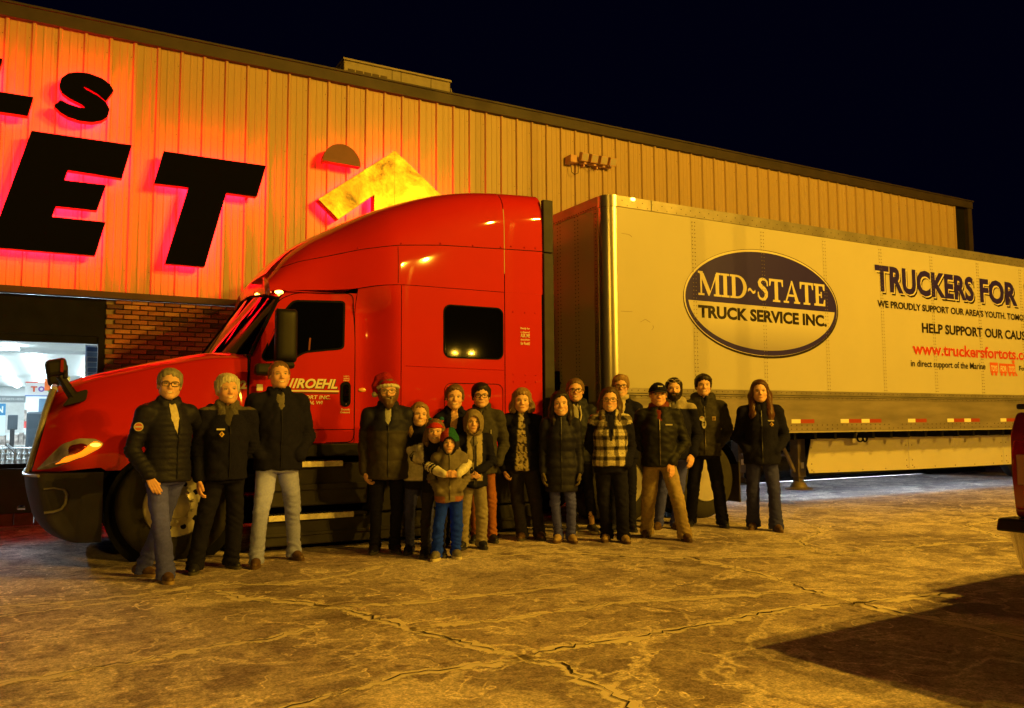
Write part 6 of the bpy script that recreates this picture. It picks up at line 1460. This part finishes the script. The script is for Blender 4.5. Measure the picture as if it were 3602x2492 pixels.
elf = shell_hat('elf_hat', .016, lambda X, Y, Z: np.maximum(-((X / .062) ** 2 + ((Z + .035) / .085) ** 2 - 1) * .05 * (Y < -.02) - 1 * (Y >= -.02), -.14 - Z), lambda v: np.where(((v[:, 0] ** 2 / .0052 + (v[:, 2] + .03) ** 2 / .0105) < 1.0)[:, None] & (v[:, 1] < -.01)[:, None], C_('black'), np.where((v[:, 2] < .015)[:, None], C_('char'), np.where((v[:, 0] < -.005)[:, None], C_((.45, .055, .02)), C_((.02, .11, .07))))), FLE, elf_ext)
hoodup = shell_hat('hood', .022, lambda X, Y, Z: np.maximum(-((X / .060) ** 2 + ((Z + .028) / .098) ** 2 - 1) * .05 * (Y < -.015) - 1 * (Y >= -.015), -.17 - Z), lambda v: np.tile(C_((.24, .19, .13)), (len(v), 1)), CLO, lambda f: (f.cone((0, .03, -.05), .088, (0, .045, -.16), .085, .03), f.ell((0, .05, .06), (.08, .085, .085))))
def on_chest(d, poly, m, name, x, z, lift=.006, sx=1., **k):
    """flat badge on the jacket front: poly in metres round (x, z) of the wearer's chest"""
    y = d['fy'](x, z) - lift; n = len(poly)
    return MB().add([(x + px, y + .25 * abs(px), z + pz) for px, pz in poly], [tuple(range(n))]).build(name, m, d['root'])
WB = mat('badge_white', (.62, .58, .48), .6); YB_ = mat('badge_gold', (.62, .40, .08), .5)
def bar(w_, h_): return [(-w_, -h_), (w_, -h_), (w_, h_), (-w_, h_)]
def dia(r): return [(0, -r), (r * .9, 0), (0, r), (-r * .9, 0)]
def ex_p1(d):
    sh, el, wr = d['arms'][-1]; c = sh * .62 + el * .38; dr = V3(-.55, -.83, 0); dr /= np.linalg.norm(dr); t = np.cross(dr, V3(0, 0, 1)); c = c + dr * .088
    for r_, m, l in ((.036, WB, 0), (.029, mat('badge_orange', (.55, .13, .05), .6), .002)): MB().add([tuple(c + dr * l + (t * math.cos(a) + V3(0, 0, 1) * math.sin(a)) * r_) for a in np.linspace(0, 6.28, 17)[:-1]], [tuple(range(16))]).build('sleeve_patch', m, d['root'])
    q = c + dr * .004; MB().add([tuple(q + t * a + V3(0, 0, b)) for a, b in bar(.026, .006)], [(0, 1, 2, 3)]).build('patch_lettering', WB, d['root'])
def ex_logo(x, z):
    def f(d): H = d['H']; on_chest(d, bar(.034, .007), WB, 'badge_text', x, z * H); on_chest(d, dia(.026), YB_, 'badge_diamond', x + .004, z * H - .042); on_chest(d, bar(.004, .010), mat('badge_dark', (.1, .06, .02), .6), 'badge_mark', x + .004, z * H - .042, .009)
    return f
def ex_p18(d):
    H = d['H']; on_chest(d, bar(.022, .024), mat('patch_tan', (.42, .30, .14), .6), 'brand_patch', .105, .715 * H); on_chest(d, bar(.012, .012), mat('patch_mark', (.2, .12, .05), .6), 'patch_mark', .105, .715 * H, .009)
    for (x, z, a, b) in ((-.035, .715, .030, .030), (-.012, .680, .026, .055)): on_chest(d, [(a * math.cos(t), b * math.sin(t)) for t in np.linspace(0, 6.28, 17)[:-1]], WB, 'sticker', x, z * H, .008)
    on_chest(d, bar(.014, .004), mat('badge_orange'), 'sticker_mark', -.035, .722 * H, .011); on_chest(d, bar(.014, .005), mat('print_black'), 'sticker_mark', -.012, .69 * H, .011); on_chest(d, bar(.010, .004), mat('print_black'), 'sticker_mark', -.012, .672 * H, .011)
def ex_p16(d): on_chest(d, bar(.036, .007), WB, 'badge_text', .10, .735 * d['H'])
def ex_p10(d): MB().box(.095, .101, d['fy'](.1, .70 * d['H']) - .008, d['fy'](.1, .70 * d['H']) - .002, .69 * d['H'], .715 * d['H']).build('zipper_pull', WB, d['root'])
def ex_p17(d):
    mb = MB(); pl = d['place']
    for s in (-1, 1): mb.tube([tuple(pl(np.array([[s * .033 + .030 * math.cos(a), -.082 - .01 * math.sin(a), .092 + .018 * math.sin(a)]]))[0]) for a in np.linspace(0, 6.28, 13)[:-1]], .0028, 5, True); mb.tube([tuple(p) for p in pl(np.array([[s * .062, -.07, .09], [s * .085, -.01, .085], [s * .088, .05, .06]]))], .0026, 5)
    mb.tube([tuple(p) for p in pl(np.array([[-.008, -.088, .095], [.008, -.088, .095]]))], .003, 5); mb.build('safety_glasses', mat('clear_frame', (.55, .48, .36), .2), d['root'], True)
def ex_p15(d):
    k, H = d['k'], d['H']; f = Field((-.13, -.16, .70 * H), (.13, .13, .92 * H), .008); f.chain([(.07 * math.sin(a) * k, -.005 - .07 * math.cos(a) * k, .862 * H) for a in np.linspace(0, 6.28, 13)], [.033 * k] * 13, .01); f.prof([.72 * H, .80 * H, .85 * H], [.05 * k, .062 * k, .06 * k], [.135 * k, .115 * k, .08 * k], None, [-.02] * 3, .01)
    v, q = f.mesh(); v = v + vnormals(v, q) * (.003 * np.sin(np.arctan2(v[:, 0], v[:, 1]) * 30))[:, None]; d['put']('scarf', v, q, CLO, np.tile(C_((.52, .45, .32)), (len(v), 1)))
def ex_p13(d):
    for s in (-1, 1): MB().tube([(s * .045, d['fy'](s * .05, .82 * d['H']) - .006, .83 * d['H']), (s * .06, d['fy'](s * .05, .76 * d['H']) - .006, .77 * d['H']), (s * .035, d['fy'](s * .04, .71 * d['H']) - .006, .71 * d['H'])], .008, 6).build('drawstring', WB, d['root'])
def ex_p2(d): ex_logo(-.075, .725)(d)
def jc_p2(V, col, arm, H, k):
    m = (V[:, 2] > .825 * H) | ((V[:, 2] > .80 * H) & (np.abs(V[:, 0]) < .085) & (V[:, 1] < -.02)); col[m] = C_('grey') * .7; return col
def jc_p4(V, col, arm, H, k):
    m = (V[:, 2] < .70 * H); col[m] = C_((.040, .034, .034)); return col
def jc_p5(V, col, arm, H, k):
    for s in (-1, 1):
        m, t = arm[s]; col[m & (t > .52)] = C_('white')
    body = ~(arm[-1][0] | arm[1][0]); col[body & (V[:, 2] < .73 * H + .25 * V[:, 0]) & (V[:, 2] > .49 * H)] = C_('white'); return col
def jc_p6(V, col, arm, H, k):
    for s in (-1, 1):
        m, t = arm[s]; col[m] = C_('white')
    return col
def jc_p7(V, col, arm, H, k):
    m = (V[:, 2] < .495 * H); col[m] = C_((.30, .12, .075)); col[m & (np.abs(V[:, 0]) < .05)] = C_((.22, .19, .155)); return col
def jc_p9(V, col, arm, H, k):
    body = ~(arm[-1][0] | arm[1][0]); m = body & (np.abs(V[:, 0] - .01) < .075) & (V[:, 1] < -.02) & (V[:, 2] > .50 * H); col[m] = C_((.40, .34, .22)); m2 = body & (np.abs(V[:, 0] - .015) < .012) & (V[:, 1] < -.05); col[m2] = C_('char'); return col
def jc_p11(V, col, arm, H, k):
    w_ = .028 + .05 * np.clip((.80 * H - V[:, 2]) / (.35 * H), 0, 1); m = (np.abs(V[:, 0] + .01) < w_) & (V[:, 1] < -.03) & ~(arm[-1][0] | arm[1][0]); pat = vnoise(V, 130, 5, 8) > .12; col[m] = C_((.42, .35, .22)); col[m & pat] = C_((.05, .035, .03)); return col
def jc_p14(V, col, arm, H, k):
    sl = np.zeros(len(V), bool)
    for s in (-1, 1): sl |= arm[s][0] & (arm[s][1] > .06)
    ang = np.arctan2(V[:, 0], -V[:, 1] - .0) * .155 * k; u = (ang / .105) % 1; w = (V[:, 2] / .105) % 1
    bu = (np.abs(u - .5) < .19); bw = (np.abs(w - .5) < .19); base = np.tile(C_((.60, .54, .40)), (len(V), 1)); base[bu ^ bw] = C_((.17, .145, .11)); base[bu & bw] = C_((.022, .02, .02)); thin = (np.abs(u - .02) < .035) | (np.abs(w - .02) < .035); base[thin] *= .55
    col = np.where(sl[:, None], C_('black'), base); op = (np.abs(V[:, 0]) < .012 + .045 * np.clip((V[:, 2] - .66 * H) / (.16 * H), 0, 1)) & (V[:, 1] < 0) & (V[:, 2] > .66 * H); col[op] = C_('black'); return col
def jc_p17(V, col, arm, H, k): col[V[:, 2] > .80 * H] = C_((.38, .33, .25)); return col
def jc_p16(V, col, arm, H, k): m = (V[:, 2] > .852 * H); col[m] = C_((.17, .03, .02)); return col
G = lambda *a: a
person(1, 0.82, 7.34, 1.72, 'man in glasses and black quilted jacket at the left end, hand in his jeans', [(.70, 7.66), (.84, 7.28)], yaw=-22, jmat=NYL, quilt=.047, vneck=.70, shirt='cream', collar=.020, armL='jpocket', armR=((.36, .13, 1.22), (.43, .06, 1.40)), hand_pose={-1: ((.35, -.35, -1), (.6, .8, 0), (-.2, -.8, 0), .25), 1: ((.75, -.5, -.1), (0, -.6, -.8), (.4, .5, .5), .5)},
       pants='jean', pmat='denim', shoe='brown', sole='tan', hair=('short', 'grey'), glasses='dark', smile=2, hyaw=-25, htilt=3, extras=ex_p1, bulk=1.06, pr=(1.05, 1.12, 1.25), belly=.3)
person(2, 1.32, 7.52, 1.69, 'white-haired man in black fleece with a gold diamond badge', [(1.10, 7.60), (1.42, 7.70)], yaw=0, jmat=FLE, jcol=jc_p2, vneck=.75, shirt='dgrey', collar=.022, armL='side', armR='back', handR=False, shoe='black', hair=('thick', 'white'), smile=2, hyaw=3, htilt=-4, extras=ex_p2, bulk=1.06, belly=.4, pr=(1.08, 1.2, 1.35), skin=(.78, .46, .30))
person(3, 1.80, 7.66, 1.84, 'tall man in black jacket, light jeans and brown shoes, hands in pockets', [(1.62, 7.62), (2.02, 7.86)], yaw=3, jmat=CLO, vneck=.765, shirt='grey', collar=.024, armL='pocket', armR='pocket', handL=False, handR=False, pants='ljean', pmat='denim', shoe='brown', sole='brown', hair=('buzz', 'buzz'), smile=2, hyaw=2, htilt=-3, bulk=1.12, pr=(1.1, 1.08, 1.12), hem=.465, skin=(.78, .46, .30))
person(4, 2.87, 7.68, 1.70, 'bearded man in a red santa hat, glasses and dark puffer coat', [(2.80, 7.82), (2.98, 7.76)], jmat=NYL, jcol=jc_p4, quilt=.13, vneck=.745, shirt=(.38, .38, .36), collar=.028, armL='side', armR='back', handR=False, glasses='metal', hat=santa, beard=(.045, (.13, .075, .04)), hair=('short', 'lbrown'), smile=2, bulk=1.14, belly=.5, hem=.43, hand_pose={-1: ((.3, -.1, -1), (1, .2, 0), (.1, -1, 0), .6)}, htilt=-3)
person(5, 3.17, 7.60, 1.46, 'girl with long light hair in a black and white jacket hugging the children', [(3.08, 7.62), (3.25, 7.56)], sex='f', jcol=jc_p5, hem=.43, shirt='black', armL=((-.05, -.18, .94), (.155, -.33, .90)), armR=((.27, .06, .92), (.30, -.12, .86)), handR=False, hand_pose={-1: ((.9, -.35, -.35), (.1, .6, -.75), (.2, -.2, .9), .35)}, pants='djean', pmat='denim', hair=('long', 'dblonde', .26), head=.222, smile=2, hyaw=8, htilt=5, zipper=False, bulk=1.06)
person(6, 3.205, 7.29, 1.29, 'child in a red knit beanie behind the small elf-hat child', [(3.13, 7.34), (3.27, 7.30)], sex='f', jcol=jc_p6, shirt='black', armL=((-.06, -.19, .86), (.075, -.335, .80)), armR=((.31, -.15, .88), (.205, -.35, .80)), hand_pose={-1: ((.95, -.15, .05), (0, 1, 0), (0, 0, 1), .5), 1: ((-.95, -.1, .05), (0, 1, 0), (0, 0, 1), .5)}, pants='char', hair=('long', 'lbrown', .15), hat=beanie, head=.212, smile=2, hyaw=-4, zipper=False)
person(7, 3.25, 7.06, 1.19, 'small child in an elf hat, grey jacket and bright blue pants', [(3.15, 7.13), (3.35, 7.14)], sex='f', jacket=(.17, .145, .12), jcol=jc_p7, shirt=None, armL='pocket', armR='pocket', handL=False, handR=False, pants='blue', shoe='grey', sole='cream', hair=('none', 'brown'), hat=elf, head=.20, smile=0, hyaw=-4, hpitch=6, bulk=1.10, pr=(1.1, 1.25, 1.3), hood=True, hem=.45)
person(8, 3.62, 7.74, 1.65, 'woman with pinned-up hair in black coat behind the hooded boy', [(3.58, 7.88), (3.74, 7.84)], sex='f', vneck=.745, shirt=(.66, .41, .28), armL='back', armR='back', handL=False, handR=False, hair=('up', 'lbrown'), smile=2, hyaw=2, collar=.018, htilt=3, zipper=False)
person(9, 3.71, 7.48, 1.38, 'boy with his beige hood up, grey sweatpants and clasped hands', [(3.65, 7.60), (3.83, 7.54)], sex='f', jcol=jc_p9, shirt='grey', armL='front', armR='front', hand_pose={-1: ((.75, -.1, -.6), (.5, .7, -.2), (.3, -.5, .7), .5), 1: ((-.75, -.1, -.6), (-.5, .7, -.2), (-.3, -.5, .7), .5)}, pants='sweat', shoe='black', sole='char', hair=('none', 'brown'), hat=hoodup, head=.215, smile=1, pr=(1.1, 1.25, 1.35), hem=.46)
person(10, 3.97, 7.82, 1.67, 'young man in dark-framed glasses, grey jacket and rust trousers', [(3.98, 7.96), (4.13, 7.88)], jacket=(.055, .052, .055), jmat=CLO, collar=.024, shirt='black', armL='back', armR='jpocket', handL=False, handR=False, pants='rust', shoe='black', hair=('thick', 'dark'), glasses='dark', smile=0, hem=.44, pr=(.95, .95, 1.0), extras=ex_p10, bulk=.96, head=.24)
person(11, 4.44, 7.77, 1.62, 'older blonde woman in black cardigan over a patterned blouse', [(4.49, 7.86), (4.66, 7.79)], sex='f', bulk=1.16, hips=1.05, jmat=FLE, jcol=jc_p11, vneck=.76, shirt='cream', armL='side', armR='back', handR=False, pants='char', shoe='brown', hair=('mid', 'dblonde', .115, .015), smile=0, zipper=False, belly=.35, pr=(1.1, 1.2, 1.3), hand_pose={-1: ((.25, -.05, -1), (1, .2, 0), (.1, -1, 0), .65)})
person(12, 4.69, 7.38, 1.58, 'dark-haired woman in a long black puffer coat and knit gloves', [(4.73, 7.51), (4.84, 7.43)], sex='f', jmat=NYL, quilt=.088, hem=.345, collar=.028, shirt='black', armL='side', armR='side', gloves=(.13, .105, .075), pants='jean', pmat='denim', shoe='tan', sole='brown', hair=('long', 'dark', .215), smile=2, htilt=-3, bulk=1.06, pr=(.95, .95, 1.0), hips=1.04)
person(13, 5.21, 7.88, 1.75, 'woman in glasses and navy jacket with cropped black pants and bare ankles', [(5.24, 7.99), (5.46, 7.93)], sex='f', jacket='navy', jmat=NYL, vneck=.75, shirt=(.40, .38, .32), hood=True, armL='back', armR='back', handL=False, handR=False, crop=.13, shoe='dgrey', sole='cream', hair=('up', 'lbrown'), glasses='dark', smile=2, bulk=1.14, extras=ex_p13, head=.248, zipper=False)
person(14, 5.15, 7.13, 1.62, 'woman in glasses wearing a black and white plaid vest, long brown hair', [(5.21, 7.30), (5.30, 7.12)], sex='f', bulk=1.20, hips=1.02, jmat=FLE, jcol=jc_p14, vneck=.72, shirt='black', hood=True, armL='back', armR='jpocket', handL=False, handR=False, pants='black', shoe='tan', sole='brown', hair=('long', 'brown', .30), glasses='metal', smile=2, hyaw=-3, belly=.25, pr=(1.1, 1.2, 1.35), zipper=False, hem=.50)
person(15, 5.77, 7.77, 1.80, 'woman with swept-up hair, dark glasses and cream scarf in the back row', [(5.74, 7.90), (5.93, 7.82)], sex='f', bulk=1.1, vneck=.72, shirt='cream', armL='back', armR='back', handL=False, handR=False, hair=('swept', 'dblonde'), glasses='dark', smile=2, extras=ex_p15, shoe='black', collar=.02, head=.246, zipper=False)
person(16, 5.74, 7.05, 1.68, 'man in a black cap and jacket with khaki work trousers', [(5.80, 7.36), (5.93, 6.88)], bulk=1.08, jacket=(.014, .014, .018), jmat=NYL, jcol=jc_p16, vneck=.775, shirt=(.16, .03, .02), collar=.024, armL='back', armR=((.275, .02, 1.04), (.12, -.13, .845)), handL=False, hand_pose={1: ((.1, -.25, -1), (-.6, .8, 0), (-.8, -.5, 0), .25)}, pants='khaki', shoe='brown', sole='brown', hair=('buzz', 'buzz'), hat=ball_cap, smile=0, extras=ex_p16, belly=.35, pr=(1.12, 1.25, 1.4), skin=(.78, .46, .30), hyaw=2)
person(17, 6.40, 7.57, 1.77, 'man with a full dark beard and clear glasses pushed up on his head', [(6.32, 7.80), (6.48, 7.70)], jcol=jc_p17, vneck=.77, shirt='grey', hood=True, armL='back', armR='jpocket', handL=False, hand_pose={1: ((-.2, -.3, -1), (-.6, .8, 0), (.1, -.8, 0), .25)}, pants='jean', pmat='denim', shoe='brown', sole='brown', hair=('short', 'dark'), beard=(0, (.022, .014, .010)), smile=1, extras=ex_p17, zipper=False)
person(18, 6.87, 7.58, 1.82, 'tall young man in a charcoal work jacket with stickers, black trousers', [(6.85, 7.84), (7.07, 7.52)], jacket=(.048, .044, .042), jmat=CLO, hood=True, vneck=.80, shirt='black', armL='pocket', armR='pocket', handL=False, handR=False, shoe='black', sole='char', hair=('thick', 'dark'), smile=2, bulk=1.04, extras=ex_p18, pr=(1.05, 1.15, 1.25), hyaw=4)
person(19, 7.19, 6.98, 1.73, 'woman with very long brown hair in a black pullover at the right end', [(7.26, 7.21), (7.33, 6.92)], sex='f', bulk=1.20, hips=1.0, shoulders=1.08, jmat=FLE, collar=.022, vneck=.81, shirt='black', armL='pocket', armR='pocket', handL=False, handR=False, pants='djean', pmat='denim', shoe='brown', sole='brown', hair=('long', 'auburn', .40, .045), smile=1, extras=ex_logo(.105, .735), pr=(1.0, 1.15, 1.5), belly=.3, hem=.45, htilt=-2)
